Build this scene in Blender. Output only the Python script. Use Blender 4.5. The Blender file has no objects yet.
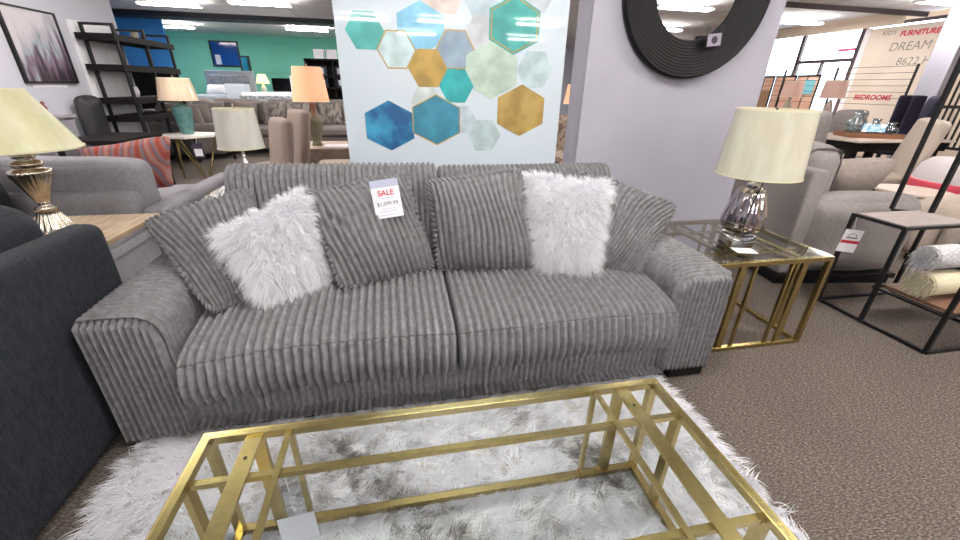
import bpy, bmesh, math, random
import numpy as np
from mathutils import Vector, Matrix
random.seed(4); RNG = np.random.default_rng(7)
S = bpy.context.scene
COL = S.collection
PI = math.pi

# ------------------------------------------------------------------ camera
R_ = Vector((0.9816887, -0.18948752, 0.01953933)); U_ = Vector((0.06189909, 0.4143167, 0.90802543)); F_ = Vector((0.18015496, 0.89018883, -0.41845912))
cd = bpy.data.cameras.new('camera'); cam = bpy.data.objects.new('camera', cd); COL.objects.link(cam)
cd.sensor_width = 36; cd.lens = 395.2688 / 960 * 36; cd.clip_start = 0.02; cd.clip_end = 300
m = Matrix((R_, U_, -F_)).transposed().to_4x4(); m.translation = Vector((0, 0, 1.3305)); cam.matrix_world = m
S.camera = cam
# ------------------------------------------------------------------ world, exposure
SKY = 8.0; LAMP = 31.0
W = bpy.data.worlds.new('world'); S.world = W; W.use_nodes = True
W.node_tree.nodes['Background'].inputs[0].default_value = (0.93, 0.96, 1.0, 1); W.node_tree.nodes['Background'].inputs[1].default_value = SKY
S.view_settings.view_transform = 'Standard'; S.view_settings.look = 'None'; S.view_settings.exposure = 0.9; S.view_settings.gamma = 1.0
S.view_settings.use_curve_mapping = False
S.cycles.max_bounces = 8; S.cycles.diffuse_bounces = 4; S.cycles.glossy_bounces = 4; S.cycles.transmission_bounces = 8; S.cycles.transparent_max_bounces = 12
S.cycles.caustics_reflective = False; S.cycles.caustics_refractive = False; S.cycles.sample_clamp_indirect = 6

# ------------------------------------------------------------------ materials
def srgb(h):
    if isinstance(h, str): h = tuple(int(h[i:i+2], 16) / 255 for i in (0, 2, 4))
    return tuple((c / 12.92 if c <= .04045 else ((c + .055) / 1.055) ** 2.4) for c in h) + (1,)
MATS = {}
def mat(name, col, rough=.6, metal=0, col2=None, scale=8, stretch=None, bump=0, bscale=None, emit=0, ecol=None, sheen=0, coat=0, detail=4, lo=.35, hi=.65, spec=.5, trans=0, ior=1.45, sub=0):
    if name in MATS: return MATS[name]
    M = bpy.data.materials.new(name); M.use_nodes = True; nt = M.node_tree; N = nt.nodes; L = nt.links
    b = N['Principled BSDF']; b.inputs['Base Color'].default_value = srgb(col); b.inputs['Roughness'].default_value = rough; b.inputs['Metallic'].default_value = metal
    b.inputs['Specular IOR Level'].default_value = spec; b.inputs['IOR'].default_value = ior
    if trans: b.inputs['Transmission Weight'].default_value = trans
    if sheen: b.inputs['Sheen Weight'].default_value = sheen; b.inputs['Sheen Roughness'].default_value = .4
    if coat: b.inputs['Coat Weight'].default_value = coat; b.inputs['Coat Roughness'].default_value = .03
    if sub: b.inputs['Subsurface Weight'].default_value = sub; b.inputs['Subsurface Scale'].default_value = .02
    if emit: b.inputs['Emission Color'].default_value = srgb(ecol or col); b.inputs['Emission Strength'].default_value = emit
    if col2 or bump:
        tc = N.new('ShaderNodeTexCoord'); mp = N.new('ShaderNodeMapping'); L.new(tc.outputs['Object'], mp.inputs[0])
        if stretch: mp.inputs['Scale'].default_value = stretch
    if col2:
        n = N.new('ShaderNodeTexNoise'); n.inputs['Scale'].default_value = scale; n.inputs['Detail'].default_value = detail; L.new(mp.outputs[0], n.inputs[0])
        r = N.new('ShaderNodeValToRGB'); r.color_ramp.elements[0].position = lo; r.color_ramp.elements[1].position = hi
        r.color_ramp.elements[0].color = srgb(col); r.color_ramp.elements[1].color = srgb(col2)
        L.new(n.outputs[0], r.inputs[0]); L.new(r.outputs[0], b.inputs['Base Color'])
    if bump:
        n2 = N.new('ShaderNodeTexNoise'); n2.inputs['Scale'].default_value = bscale or scale * 4; n2.inputs['Detail'].default_value = 3; L.new(mp.outputs[0], n2.inputs[0])
        bp = N.new('ShaderNodeBump'); bp.inputs['Strength'].default_value = min(1, bump); bp.inputs['Distance'].default_value = .004; L.new(n2.outputs[0], bp.inputs['Height']); L.new(bp.outputs[0], b.inputs['Normal'])
    MATS[name] = M; return M
def pane_mat(name, tint, refl=.08, rough=0.0):
    M = bpy.data.materials.new(name); M.use_nodes = True; nt = M.node_tree; N = nt.nodes; L = nt.links; N.clear()
    o = N.new('ShaderNodeOutputMaterial'); t = N.new('ShaderNodeBsdfTransparent'); t.inputs[0].default_value = srgb(tint)
    g = N.new('ShaderNodeBsdfGlossy'); g.inputs['Roughness'].default_value = rough; x = N.new('ShaderNodeMixShader')
    f = N.new('ShaderNodeLayerWeight'); f.inputs[0].default_value = .5; pw = N.new('ShaderNodeMath'); pw.operation = 'POWER'; pw.inputs[1].default_value = 4; L.new(f.outputs['Facing'], pw.inputs[0])
    ml = N.new('ShaderNodeMath'); ml.operation = 'MULTIPLY_ADD'; ml.inputs[1].default_value = .7; ml.inputs[2].default_value = refl * .3; L.new(pw.outputs[0], ml.inputs[0]); L.new(ml.outputs[0], x.inputs[0])
    L.new(t.outputs[0], x.inputs[1]); L.new(g.outputs[0], x.inputs[2]); L.new(x.outputs[0], o.inputs[0]); MATS[name] = M; return M
CORD = mat('grey_corduroy_velvet', '656567', .9, col2='828286', scale=38, lo=.3, hi=.7, detail=6, bump=.9, bscale=190)
SEAM = mat('dark_grey_thread', '4a4a4c', .9)
CHAR = mat('charcoal_weave', '0d1016', .9, col2='252b34', scale=110, stretch=(1, 1, .3), bump=1, bscale=150, lo=.3, hi=.7)
GOLD = mat('brushed_gold_metal', 'c6b47c', .27, 1, col2='b6a46c', scale=60, stretch=(1, 1, 1), lo=.3, hi=.7)
GLASS = pane_mat('clear_table_glass', 'fafcfb')
WGLASS = pane_mat('window_glass', 'f4f8fa')
PLASTIC = pane_mat('clear_plastic', 'f4f6f8', rough=.1)
BLACK = mat('black_metal', '0e0e11', .5)
BLACKW = mat('black_wood', '0c0a0b', .7, col2='151213', spec=.25, scale=20, stretch=(1, 1, 6))
WHITE = mat('white_paint', 'e8e8ec', .5)
PAPER = mat('white_card', 'eeeef4', .6)
REDINK = mat('red_ink', 'c9364a', .6)
GREYINK = mat('grey_ink', '60646e', .6)
LAV = mat('lavender_tint_ink', 'b9bfd6', .6)
FURW = mat('white_fur', 'fafafe', .7, col2='f0f1f8', scale=14, lo=.3, hi=.7)
RUGM = mat('white_shag_pile', 'f2f2f8', .8)
_n = RUGM.node_tree; _a = _n.nodes.new('ShaderNodeAttribute'); _a.attribute_name = 'tint'; _r = _n.nodes.new('ShaderNodeValToRGB'); _n.links.new(_a.outputs['Fac'], _r.inputs[0]); _n.links.new(_r.outputs[0], _n.nodes['Principled BSDF'].inputs['Base Color'])
_r.color_ramp.elements[0].position = .18; _r.color_ramp.elements[0].color = srgb('77736e'); _r.color_ramp.elements[1].position = .62; _r.color_ramp.elements[1].color = srgb('f6f6fc'); _e = _r.color_ramp.elements.new(.38); _e.color = srgb('bdbcc0')
RUGB = mat('rug_backing', 'b7b5b3', .9)
WALLM = mat('pale_lavender_grey_wall_paint', 'a6a5b1', .75, col2='a09fac', scale=2, bump=.1, bscale=120)
WALLW = mat('grey_white_wall_paint', 'bcbdc8', .75)
GREEN = mat('mint_green_wall_paint', '7fd6bf', .8, col2='88dcc6', scale=1)
BLUE = mat('blue_wall_paint', '3d8fdc', .8)
OAK = mat('weathered_oak', '8c765c', .55, col2='b09a7e', scale=6, stretch=(9, 1, 1), detail=8)
LGREY = mat('light_grey_fabric', '7a797f', .9, col2='84838a', scale=40, bump=.4, bscale=300)
TAUPE = mat('taupe_upholstery', '6b6462', .9, col2='75706c', scale=50, bump=.5, bscale=300)
GREIGE = mat('warm_grey_upholstery', '7f7a7a', .9, col2='8b8584', scale=60, bump=.5, bscale=300)
BEIGE = mat('beige_linen', 'ada196', .9, col2='b7aba0', scale=50, bump=.4, bscale=260)
PINKB = mat('pale_pink_beige_fabric', '8f8078', .9, bump=.3, bscale=200)
CHROME = mat('polished_chrome', 'e6e2e4', .06, 1)
SILVER = mat('antique_silver_champagne', 'dfd8cc', .22, 1, col2='c9beac', scale=30)

# ------------------------------------------------------------------ object helpers
def tagp(o, label=None, cat=None, group=None, kind=None):
    if label: o['label'] = label
    if cat: o['category'] = cat
    if group: o['group'] = group
    if kind: o['kind'] = kind
    return o
def thing(name, label, cat, loc=(0, 0, 0), rotz=0, group=None):
    o = bpy.data.objects.new(name, None); COL.objects.link(o); o.location = loc; o.rotation_euler = (0, 0, rotz); o.empty_display_size = .1
    return tagp(o, label, cat, group)
def pmat(o):
    M = Matrix.Identity(4)
    while o is not None:
        M = (Matrix.Translation(o.location) @ o.rotation_euler.to_matrix().to_4x4()) @ M; o = o.parent
    return M
def link(name, me, parent=None, world=True):
    o = bpy.data.objects.new(name, me); COL.objects.link(o)
    if parent is not None:
        if world: me.transform(pmat(parent).inverted())
        o.parent = parent
    return o
def obj(name, bm, mt, parent=None, world=False, smooth=False, bevel=0, seg=2, label=None):
    bmesh.ops.recalc_face_normals(bm, faces=bm.faces[:])
    me = bpy.data.meshes.new(name); bm.to_mesh(me); bm.free()
    for x in (mt if isinstance(mt, (list, tuple)) else [mt]): me.materials.append(x)
    if smooth: me.polygons.foreach_set('use_smooth', [True] * len(me.polygons))
    o = link(name, me, parent, world)
    if bevel:
        b = o.modifiers.new('bevel', 'BEVEL'); b.width = bevel; b.segments = seg; b.limit_method = 'ANGLE'; b.angle_limit = math.radians(40)
    if label: o['label'] = label
    return o
def npobj(name, V, F, mt, parent=None, world=False, smooth=True, label=None):
    V = np.asarray(V, dtype=np.float32); F = np.asarray(F, dtype=np.int32)
    me = bpy.data.meshes.new(name); me.vertices.add(len(V)); me.vertices.foreach_set('co', V.ravel())
    k = F.shape[1]; me.loops.add(F.size); me.loops.foreach_set('vertex_index', F.ravel()); me.polygons.add(len(F))
    me.polygons.foreach_set('loop_start', np.arange(0, F.size, k, dtype=np.int32)); me.polygons.foreach_set('loop_total', np.full(len(F), k, dtype=np.int32))
    me.polygons.foreach_set('use_smooth', [smooth] * len(F)); me.update(calc_edges=True); me.validate()
    me.materials.append(mt)
    o = link(name, me, parent, world)
    if label: o['label'] = label
    return o
def B(): return bmesh.new()
def bx(bm, x0, x1, y0, y1, z0, z1, M=None, mi=0):
    vs = [bm.verts.new((x, y, z)) for x in (x0, x1) for y in (y0, y1) for z in (z0, z1)]
    if M is not None:
        for v in vs: v.co = M @ v.co
    for f in ((0, 1, 3, 2), (4, 6, 7, 5), (0, 4, 5, 1), (2, 3, 7, 6), (0, 2, 6, 4), (1, 5, 7, 3)): bm.faces.new([vs[i] for i in f]).material_index = mi
    return bm
def cyl(bm, p0, p1, r0, r1=None, n=16, mi=0):
    r1 = r0 if r1 is None else r1; p0 = Vector(p0); p1 = Vector(p1); d = (p1 - p0).normalized(); a = d.orthogonal().normalized(); b = d.cross(a)
    r = [[bm.verts.new(p + (a * math.cos(2 * PI * i / n) + b * math.sin(2 * PI * i / n)) * q) for i in range(n)] for p, q in ((p0, r0), (p1, r1))]
    for i in range(n): bm.faces.new((r[0][i], r[0][(i + 1) % n], r[1][(i + 1) % n], r[1][i])).material_index = mi
    bm.faces.new(r[0]).material_index = mi; bm.faces.new(r[1][::-1]).material_index = mi
    return bm
def bar(bm, p0, p1, w, h=None):
    """square bar from p0 to p1, w x h"""
    h = h or w; p0 = Vector(p0); p1 = Vector(p1); d = (p1 - p0).normalized()
    a = Vector((0, 0, 1)).cross(d) if abs(d.z) < .9 else Vector((1, 0, 0)); a = (a - d * a.dot(d)).normalized(); b = d.cross(a)
    vs = [bm.verts.new(p + a * w / 2 * i + b * h / 2 * j) for p in (p0, p1) for i, j in ((-1, -1), (1, -1), (1, 1), (-1, 1))]
    for f in ((0, 1, 2, 3), (4, 7, 6, 5), (0, 4, 5, 1), (1, 5, 6, 2), (2, 6, 7, 3), (3, 7, 4, 0)): bm.faces.new([vs[i] for i in f])
    return bm
def lathe(bm, prof, c=(0, 0, 0), n=40, flute=0, amp=0, closed=False, fl=None):
    rings = []
    for k, (r, z) in enumerate(prof):
        ring = []
        for i in range(n):
            a = 2 * PI * i / n; rr = r * (1 - (amp * abs(math.sin(a * flute / 2)) if flute and (fl is None or fl[0] <= k <= fl[1]) else 0))
            ring.append(bm.verts.new((c[0] + rr * math.cos(a), c[1] + rr * math.sin(a), c[2] + z)))
        rings.append(ring)
    prs = list(zip(rings, rings[1:])) + ([(rings[-1], rings[0])] if closed else [])
    for A, Bq in prs:
        for i in range(n): bm.faces.new((A[i], A[(i + 1) % n], Bq[(i + 1) % n], Bq[i]))
    if not closed:
        if prof[0][0] > 1e-4: bm.faces.new(rings[0][::-1])
        if prof[-1][0] > 1e-4: bm.faces.new(rings[-1])
    return bm
def softbox(x0, x1, y0, y1, z0, z1, r=.05, crown=.02, n=16, wob=.003, seed=0, M=None):
    """rounded upholstered block with crowned faces; returns V,F"""
    c = np.array([(x0 + x1) / 2, (y0 + y1) / 2, (z0 + z1) / 2]); h = np.array([x1 - x0, y1 - y0, z1 - z0]) / 2; r = min(r, h.min() * .98); V = []; F = []
    t = np.linspace(-1, 1, n + 1)
    for ax in range(3):
        for s in (-1, 1):
            base = sum(len(v) for v in V); u, v = np.meshgrid(t, t, indexing='ij'); P = np.zeros((n + 1, n + 1, 3))
            b, d = (ax + 1) % 3, (ax + 2) % 3
            P[..., ax] = s * h[ax]; P[..., b] = np.sin(u * PI / 2) * h[b]; P[..., d] = np.sin(v * PI / 2) * h[d]
            Q = np.clip(P, -(h - r), h - r); D = P - Q; L = np.linalg.norm(D, axis=-1, keepdims=True); D = D / np.maximum(L, 1e-9)
            P2 = Q + D * r
            cr = crown * (1 - (P[..., b] / h[b]) ** 2) * (1 - (P[..., d] / h[d]) ** 2); P2[..., ax] += s * cr
            V.append(P2.reshape(-1, 3)); idx = np.arange((n + 1) ** 2).reshape(n + 1, n + 1) + base
            q = np.stack([idx[:-1, :-1], idx[1:, :-1], idx[1:, 1:], idx[:-1, 1:]], -1).reshape(-1, 4); F.append(q if s > 0 else q[:, ::-1])
    V = np.concatenate(V); V = V + c; V = V + wobble(V, wob, seed)
    if M is not None: V = V @ np.array(M.to_3x3()).T + np.array(M.translation)
    return V, np.concatenate(F)
def wobble(V, a, seed=0, f=9):
    rs = np.random.default_rng(seed); o = np.zeros_like(V)
    for k in range(5):
        w = rs.normal(size=3); w = w / np.linalg.norm(w) * f * (.6 + k * .45); ph = rs.uniform(0, 6.28, 3)
        s = V @ w
        o += np.stack([np.sin(s + p) for p in ph], -1) * a / (1 + .5 * k)
    return o * .6
def soft(name, box, mt, parent, world=False, label=None, **k):
    V, F = softbox(*box, **k); return npobj(name, V, F, mt, parent, world, label=label)
def wale(t, p=.72): return np.abs(np.sin(PI * t)) ** p
def smooth_loop(pts, n):
    P = np.array(pts, float); N = len(P); out = []
    per = max(2, n // N)
    for i in range(N):
        p0, p1, p2, p3 = P[i - 1], P[i], P[(i + 1) % N], P[(i + 2) % N]
        for j in range(per):
            t = j / per; out.append(.5 * ((2 * p1) + (-p0 + p2) * t + (2 * p0 - 5 * p1 + 4 * p2 - p3) * t * t + (-p0 + 3 * p1 - 3 * p2 + p3) * t ** 3))
    return np.array(out)
def cord_loft(name, loop, a0, a1, axis, sp, amp, rend, parent, seed=0, wob=.004, seam=None, post=None, np_=8, label=None):
    """corduroy covered form: a closed section swept along an axis, ribs across the sweep. section is counter-clockwise"""
    loop = np.asarray(loop); T = np.roll(loop, -1, 0) - np.roll(loop, 1, 0); N = np.stack([T[:, 1], -T[:, 0]], -1); N /= np.linalg.norm(N, axis=1, keepdims=True)
    area = .5 * np.sum(loop[:, 0] * np.roll(loop[:, 1], -1) - loop[:, 1] * np.roll(loop[:, 0], -1))
    if area < 0: N = -N
    nw = max(1, round((a1 - a0) / sp)); n = nw * np_ + 1; s = np.linspace(a0, a1, n); w = wale(np.linspace(0, nw, n))
    d = np.minimum(s - a0, a1 - s); dd = np.clip(rend - d, 0, rend); e = rend - np.sqrt(np.maximum(rend ** 2 - dd ** 2, 0))
    s = np.concatenate([[a0], s, [a1]]); w = np.concatenate([[0], w, [0]]); e = np.concatenate([[rend * 1.6], e, [rend * 1.6]])
    off = amp * (w - .5)[:, None] * np.ones(len(loop))[None] - e[:, None]
    if seam is not None:
        for k, dep in seam:
            dk = np.abs((np.arange(len(loop)) - k + len(loop) / 2) % len(loop) - len(loop) / 2); off -= dep * np.exp(-(dk / .8) ** 2)[None]
    P = loop[None] + N[None] * off[..., None]
    if axis == 'x': V = np.stack([np.repeat(s[:, None], len(loop), 1), P[..., 0], P[..., 1]], -1)
    else: V = np.stack([P[..., 0], np.repeat(s[:, None], len(loop), 1), P[..., 1]], -1)
    if post is not None: V = post(V)
    V = V + wobble(V.reshape(-1, 3), wob, seed, 7).reshape(V.shape)
    ns, nl = V.shape[:2]; idx = np.arange(ns * nl).reshape(ns, nl); i2 = np.roll(idx, -1, 1)
    F = np.stack([idx[:-1], i2[:-1], i2[1:], idx[1:]], -1).reshape(-1, 4)
    Vf = V.reshape(-1, 3); base = len(Vf); C = [V[0].mean(0), V[-1].mean(0)]; Vf = np.vstack([Vf, C]); Fc = []
    for j in range(0, nl - 1, 2):
        Fc.append((base, idx[0, (j + 2) % nl], idx[0, j + 1], idx[0, j])); Fc.append((base + 1, idx[-1, j], idx[-1, j + 1], idx[-1, (j + 2) % nl]))
    F = np.vstack([F, np.array(Fc)])
    o = npobj(name, Vf, F, CORD, parent, True, label=label)
    bm = bmesh.new(); bm.from_mesh(o.data); bmesh.ops.recalc_face_normals(bm, faces=bm.faces[:]); bm.to_mesh(o.data); bm.free()
    return o
def pillow_surface(C, th, nu, nv, pinch=.05, side=1):
    """C: corners tl,tr,br,bl. returns P,N,u,v"""
    tl, tr, br, bl = [np.array(c, float) for c in C]
    u, v = np.meshgrid(np.linspace(-1, 1, nu), np.linspace(-1, 1, nv), indexing='ij')
    kc = 1 - .075 * np.abs(u * v) ** 7; u2 = u * (1 - pinch * (1 - v * v)) * kc; v2 = v * (1 - pinch * (1 - u * u)) * kc; a = (u2 + 1) / 2; b = (v2 + 1) / 2
    P = (bl * ((1 - a) * (1 - b))[..., None] + br * (a * (1 - b))[..., None] + tr * (a * b)[..., None] + tl * ((1 - a) * b)[..., None])
    n = np.cross(br + tr - bl - tl, tl + tr - bl - br); n /= np.linalg.norm(n)
    T = th / 2 * np.sqrt(np.maximum(0, 1 - np.abs(u) ** 3.2)) ** 1.0 * np.sqrt(np.maximum(0, 1 - np.abs(v) ** 3.2)) * (1 - .25 * (u * u + v * v) / 2)
    return P, n, u, v, T, u2, v2
def grid_faces(nu, nv, base=0, flip=False):
    i = np.arange(nu * nv).reshape(nu, nv) + base; q = np.stack([i[:-1, :-1], i[1:, :-1], i[1:, 1:], i[:-1, 1:]], -1).reshape(-1, 4)
    return q[:, ::-1] if flip else q
def cord_pillow(name, label, C, th=.16, ang=90, sp=.0295, amp=.021, seed=0, group=None, pinch=.05, fold=None):
    c = np.mean(C, 0); root = thing(name, label, 'pillow', tuple(c), 0, group)
    size = (np.linalg.norm(np.array(C[0]) - C[1]) + np.linalg.norm(np.array(C[1]) - C[2])) / 2
    nu = nv = 150; Vs = []; Fs = []
    for sd in (1, -1):
        P, n, u, v, T, u2, v2 = pillow_surface(C, th, nu, nv, pinch)
        t = (u * math.cos(math.radians(ang)) + v * math.sin(math.radians(ang))) * size / 2 / sp
        t = t + .25 * np.sin(u * 2.3 + v * 3.1 + seed)
        w = wale(t + 50)
        edge = np.maximum(np.abs(u), np.abs(v)) ** 24
        ctr = np.array(c); rad = P - ctr; rad = rad - (rad @ n)[..., None] * n; rad /= np.maximum(np.linalg.norm(rad, axis=-1, keepdims=True), 1e-6)
        V = P + sd * n * (T + amp * (w - .5) * (1 - edge))[..., None] + rad * (edge * (w - .4) * .016)[..., None]
        if fold is not None:
            for fu, fv, fr, fa in fold: V += sd * n * (fa * np.exp(-((u - fu) ** 2 + (v - fv) ** 2) / fr ** 2) * np.sin((u * 1.2 + v) * 16))[..., None]
        V = V + wobble(V.reshape(-1, 3), .007, seed, 13).reshape(V.shape)
        Vs.append(V.reshape(-1, 3)); Fs.append(grid_faces(nu, nv, nu * nv * (0 if sd > 0 else 1), sd < 0))
    npobj('cover', np.vstack(Vs), np.vstack(Fs), CORD, root, True)
    # knotted seam piping round the edge
    P, n, u, v, T, u2, v2 = pillow_surface(C, th, 91, 91, pinch)
    ring = np.concatenate([P[:-1, 0], P[-1, :-1], P[:0:-1, -1], P[0, :0:-1]]); m_ = len(ring)
    ctr = np.mean(ring, 0); k = 8; a = np.arange(k) / k * 2 * PI; V = []
    for i in range(m_):
        out = ring[i] - ctr; out = out - (out @ n) * n; out /= np.linalg.norm(out); rr = .006 + .012 * abs(math.sin(i * PI / 5))
        V.append(ring[i] + out * .004 + rr * (np.cos(a)[:, None] * out + np.sin(a)[:, None] * n * 1.3))
    V = np.array(V); V = V + wobble(V.reshape(-1, 3), .007, seed, 13).reshape(V.shape)
    i = np.arange(m_ * k).reshape(m_, k); F = np.stack([i, np.roll(i, -1, 1), np.roll(np.roll(i, -1, 0), -1, 1), np.roll(i, -1, 0)], -1).reshape(-1, 4)
    npobj('piping', V.reshape(-1, 3), F, CORD, root, True)
    return root
def strands(roots, dirs, L, w, droop, seed=0, seg=3):
    rs = np.random.default_rng(seed); n = len(roots); L = L * rs.uniform(.65, 1.15, n); dirs = dirs / np.linalg.norm(dirs, axis=1, keepdims=True)
    side = np.cross(dirs, rs.normal(size=(n, 3))); side /= np.linalg.norm(side, axis=1, keepdims=True)
    V = np.zeros((n, seg + 1, 2, 3)); 
    for k in range(seg + 1):
        t = k / seg; p = roots + dirs * (L * t)[:, None] + droop * (L * t * t)[:, None]; ww = w * (1 - t * .85)
        V[:, k, 0] = p - side * ww / 2; V[:, k, 1] = p + side * ww / 2
    i = np.arange(n * (seg + 1) * 2).reshape(n, seg + 1, 2)
    F = np.stack([i[:, :-1, 0], i[:, :-1, 1], i[:, 1:, 1], i[:, 1:, 0]], -1).reshape(-1, 4)
    return V.reshape(-1, 3), F
def fur_pillow(name, label, C, th=.15, seed=0, count=20000, L=.062, group=None):
    c = np.mean(C, 0); root = thing(name, label, 'pillow', tuple(c), 0, group); nu = nv = 40; Vs = []; Fs = []; rs = np.random.default_rng(seed)
    up = np.array([0, 0, 1.])
    for sd in (1, -1):
        P, n, u, v, T, _, _ = pillow_surface(C, th, nu, nv, .04); V = P + sd * n * T[..., None]; Vs.append(V.reshape(-1, 3)); Fs.append(grid_faces(nu, nv, nu * nv * (0 if sd > 0 else 1), sd < 0))
    npobj('cushion', np.vstack(Vs), np.vstack(Fs), FURW, root, True)
    R = []; D = []; tl, tr, br, bl = [np.array(q, float) for q in C]
    for sd, cnt in ((1, count), (-1, count // 4)):
        nc = cnt // 16; uc = rs.uniform(-1, 1, nc); vc = rs.uniform(-1, 1, nc); ci = rs.integers(0, nc, cnt)
        u = np.clip(uc[ci] + rs.normal(0, .035, cnt), -1, 1); v = np.clip(vc[ci] + rs.normal(0, .035, cnt), -1, 1)
        a = (u * (1 - .04 * (1 - v * v)) + 1) / 2; b = (v * (1 - .04 * (1 - u * u)) + 1) / 2
        P = bl * ((1 - a) * (1 - b))[:, None] + br * (a * (1 - b))[:, None] + tr * (a * b)[:, None] + tl * ((1 - a) * b)[:, None]
        T = th / 2 * np.sqrt(np.maximum(0, 1 - np.abs(u) ** 3.2)) * np.sqrt(np.maximum(0, 1 - np.abs(v) ** 3.2)) * (1 - .25 * (u * u + v * v) / 2)
        ex = (br - bl + tr - tl) / 2; ex /= np.linalg.norm(ex); ey = (tl - bl + tr - br) / 2; ey /= np.linalg.norm(ey)
        cd_ = rs.normal(0, .6, (nc, 3))
        d = sd * n[None] * .55 + ex[None] * (np.sign(u) * np.abs(u) ** 4 * 1.5)[:, None] + ey[None] * (np.sign(v) * np.abs(v) ** 4 * 1.3)[:, None] + cd_[ci] + rs.normal(0, .15, (cnt, 3))
        R.append(P + sd * n * T[:, None] * .97); D.append(d)
    R = np.vstack(R); D = np.vstack(D); inn = D @ n; bad = (inn < .12) & (np.arange(len(R)) < count); D[bad] += (0.25 - inn[bad])[:, None] * n
    V, F = strands(R, D, np.full(len(R), L), .0022, np.array([0, 0, -.45]), seed)
    npobj('fur', V, F, FURW, root, True)
    return root
def text_bm(items):
    """items: (string, size, cx, cz, material index, bold_offset, shear). flat lettering in the XZ plane facing -Y"""
    out = bmesh.new()
    for s, size, cx, cz, mi, off, sh in items:
        cu = bpy.data.curves.new('t', 'FONT'); cu.body = s; cu.size = size; cu.align_x = 'CENTER'; cu.align_y = 'CENTER'; cu.extrude = .0004; cu.offset = off; cu.shear = sh; cu.resolution_u = 3
        o = bpy.data.objects.new('t', cu); COL.objects.link(o); dg = bpy.context.evaluated_depsgraph_get(); me = bpy.data.meshes.new_from_object(o.evaluated_get(dg))
        k0 = len(out.faces); v0 = len(out.verts); out.from_mesh(me); out.verts.ensure_lookup_table(); out.faces.ensure_lookup_table()
        for v in out.verts[v0:]: x, y, z = v.co; v.co = (x + cx, -z, y + cz)
        for f in out.faces[k0:]: f.material_index = mi
        bpy.data.objects.remove(o); bpy.data.curves.remove(cu); bpy.data.meshes.remove(me)
    return out
def letters(items, M, mts, parent):
    for it in items: obj('lettering', place(text_bm([it]), M), mts, parent, True)
def place(bm, M):
    bm.transform(M); return bm
def frame_from(c, right, up):
    r = Vector(right).normalized(); u = Vector(up); u = (u - r * u.dot(r)).normalized(); y = u.cross(r) ; y = -(r.cross(u)).normalized() * -1
    y = u.cross(r); M = Matrix((r, y, u)).transposed().to_4x4()
    if M.determinant() < 0: y = -y; M = Matrix((r, y, u)).transposed().to_4x4()
    M.translation = Vector(c); return M
def rails(name, pts, w, mt, parent, world=False, h=None, bevel=0, label=None):
    bm = B()
    for a, b in pts: bar(bm, a, b, w, h)
    return obj(name, bm, mt, parent, world, bevel=bevel, label=label)
def struct(name, bm, mt, **k):
    o = obj(name, bm, mt, None, **k); o['kind'] = 'structure'; return o

# ================================================================== THE ROOM
def carpet():
    M = bpy.data.materials.new('brown_loop_carpet'); M.use_nodes = True; nt = M.node_tree; N = nt.nodes; L = nt.links; b = N['Principled BSDF']; b.inputs['Roughness'].default_value = .95
    tc = N.new('ShaderNodeTexCoord'); mp = N.new('ShaderNodeMapping'); mp.inputs['Scale'].default_value = (70, 190, 80); mp.inputs['Rotation'].default_value = (0, 0, .12); L.new(tc.outputs['Object'], mp.inputs[0])
    n = N.new('ShaderNodeTexNoise'); n.inputs['Scale'].default_value = 1; n.inputs['Detail'].default_value = 6; n.inputs['Roughness'].default_value = .75; L.new(mp.outputs[0], n.inputs[0])
    n2 = N.new('ShaderNodeTexNoise'); n2.inputs['Scale'].default_value = 1.6; n2.inputs['Detail'].default_value = 3; L.new(tc.outputs['Object'], n2.inputs[0])
    r = N.new('ShaderNodeValToRGB'); r.color_ramp.elements[0].position = .36; r.color_ramp.elements[0].color = srgb('2f2926'); r.color_ramp.elements[1].position = .66; r.color_ramp.elements[1].color = srgb('9c8f85')
    e = r.color_ramp.elements.new(.5); e.color = srgb('574e48'); L.new(n.outputs[0], r.inputs[0])
    mx = N.new('ShaderNodeMixRGB'); mx.blend_type = 'MULTIPLY'; mx.inputs[0].default_value = .25; L.new(r.outputs[0], mx.inputs[1]); L.new(n2.outputs[0], mx.inputs[2]); L.new(mx.outputs[0], b.inputs['Base Color'])
    bp = N.new('ShaderNodeBump'); bp.inputs['Strength'].default_value = .7; bp.inputs['Distance'].default_value = .004; L.new(n.outputs[0], bp.inputs['Height']); L.new(bp.outputs[0], b.inputs['Normal'])
    return M
def ceil_mat():
    M = bpy.data.materials.new('ceiling_tile'); M.use_nodes = True; nt = M.node_tree; N = nt.nodes; L = nt.links; b = N['Principled BSDF']; b.inputs['Roughness'].default_value = .9
    tc = N.new('ShaderNodeTexCoord'); br = N.new('ShaderNodeTexBrick'); br.offset = 0; br.inputs['Scale'].default_value = 1; br.inputs['Brick Width'].default_value = 1.2; br.inputs['Row Height'].default_value = .6; br.inputs['Mortar Size'].default_value = .012
    br.inputs['Color1'].default_value = srgb('f2f0f1'); br.inputs['Color2'].default_value = srgb('eeebed'); br.inputs['Mortar'].default_value = srgb('c2bcc0'); L.new(tc.outputs['Object'], br.inputs[0]); L.new(br.outputs[0], b.inputs['Base Color']); return M
XL, XR, YB, YF, H = -4.05, 11.0, -12.0, 18.3, 2.95
struct('floor', bx(B(), -9.6, XR + .1, YB, YF + .1, -.1, 0), carpet())
struct('ceiling', bx(B(), -9.6, XR + .1, YB, YF + .1, H, H + .1), ceil_mat())
struct('wall_left', bx(B(), XL - .12, XL, YB, 7.82, 0, H), WALLW)
struct('wall_left_far', bx(B(), -9.6, -9.5, 7.7, YF, 0, H), BLUE)
struct('wall_left_return', bx(B(), -9.6, XL - .12, 7.7, 7.82, 0, H), WALLW)
struct('wall_far_right', bx(B(), 1.0, XR, YF, YF + .1, 0, H), WALLW)
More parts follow.
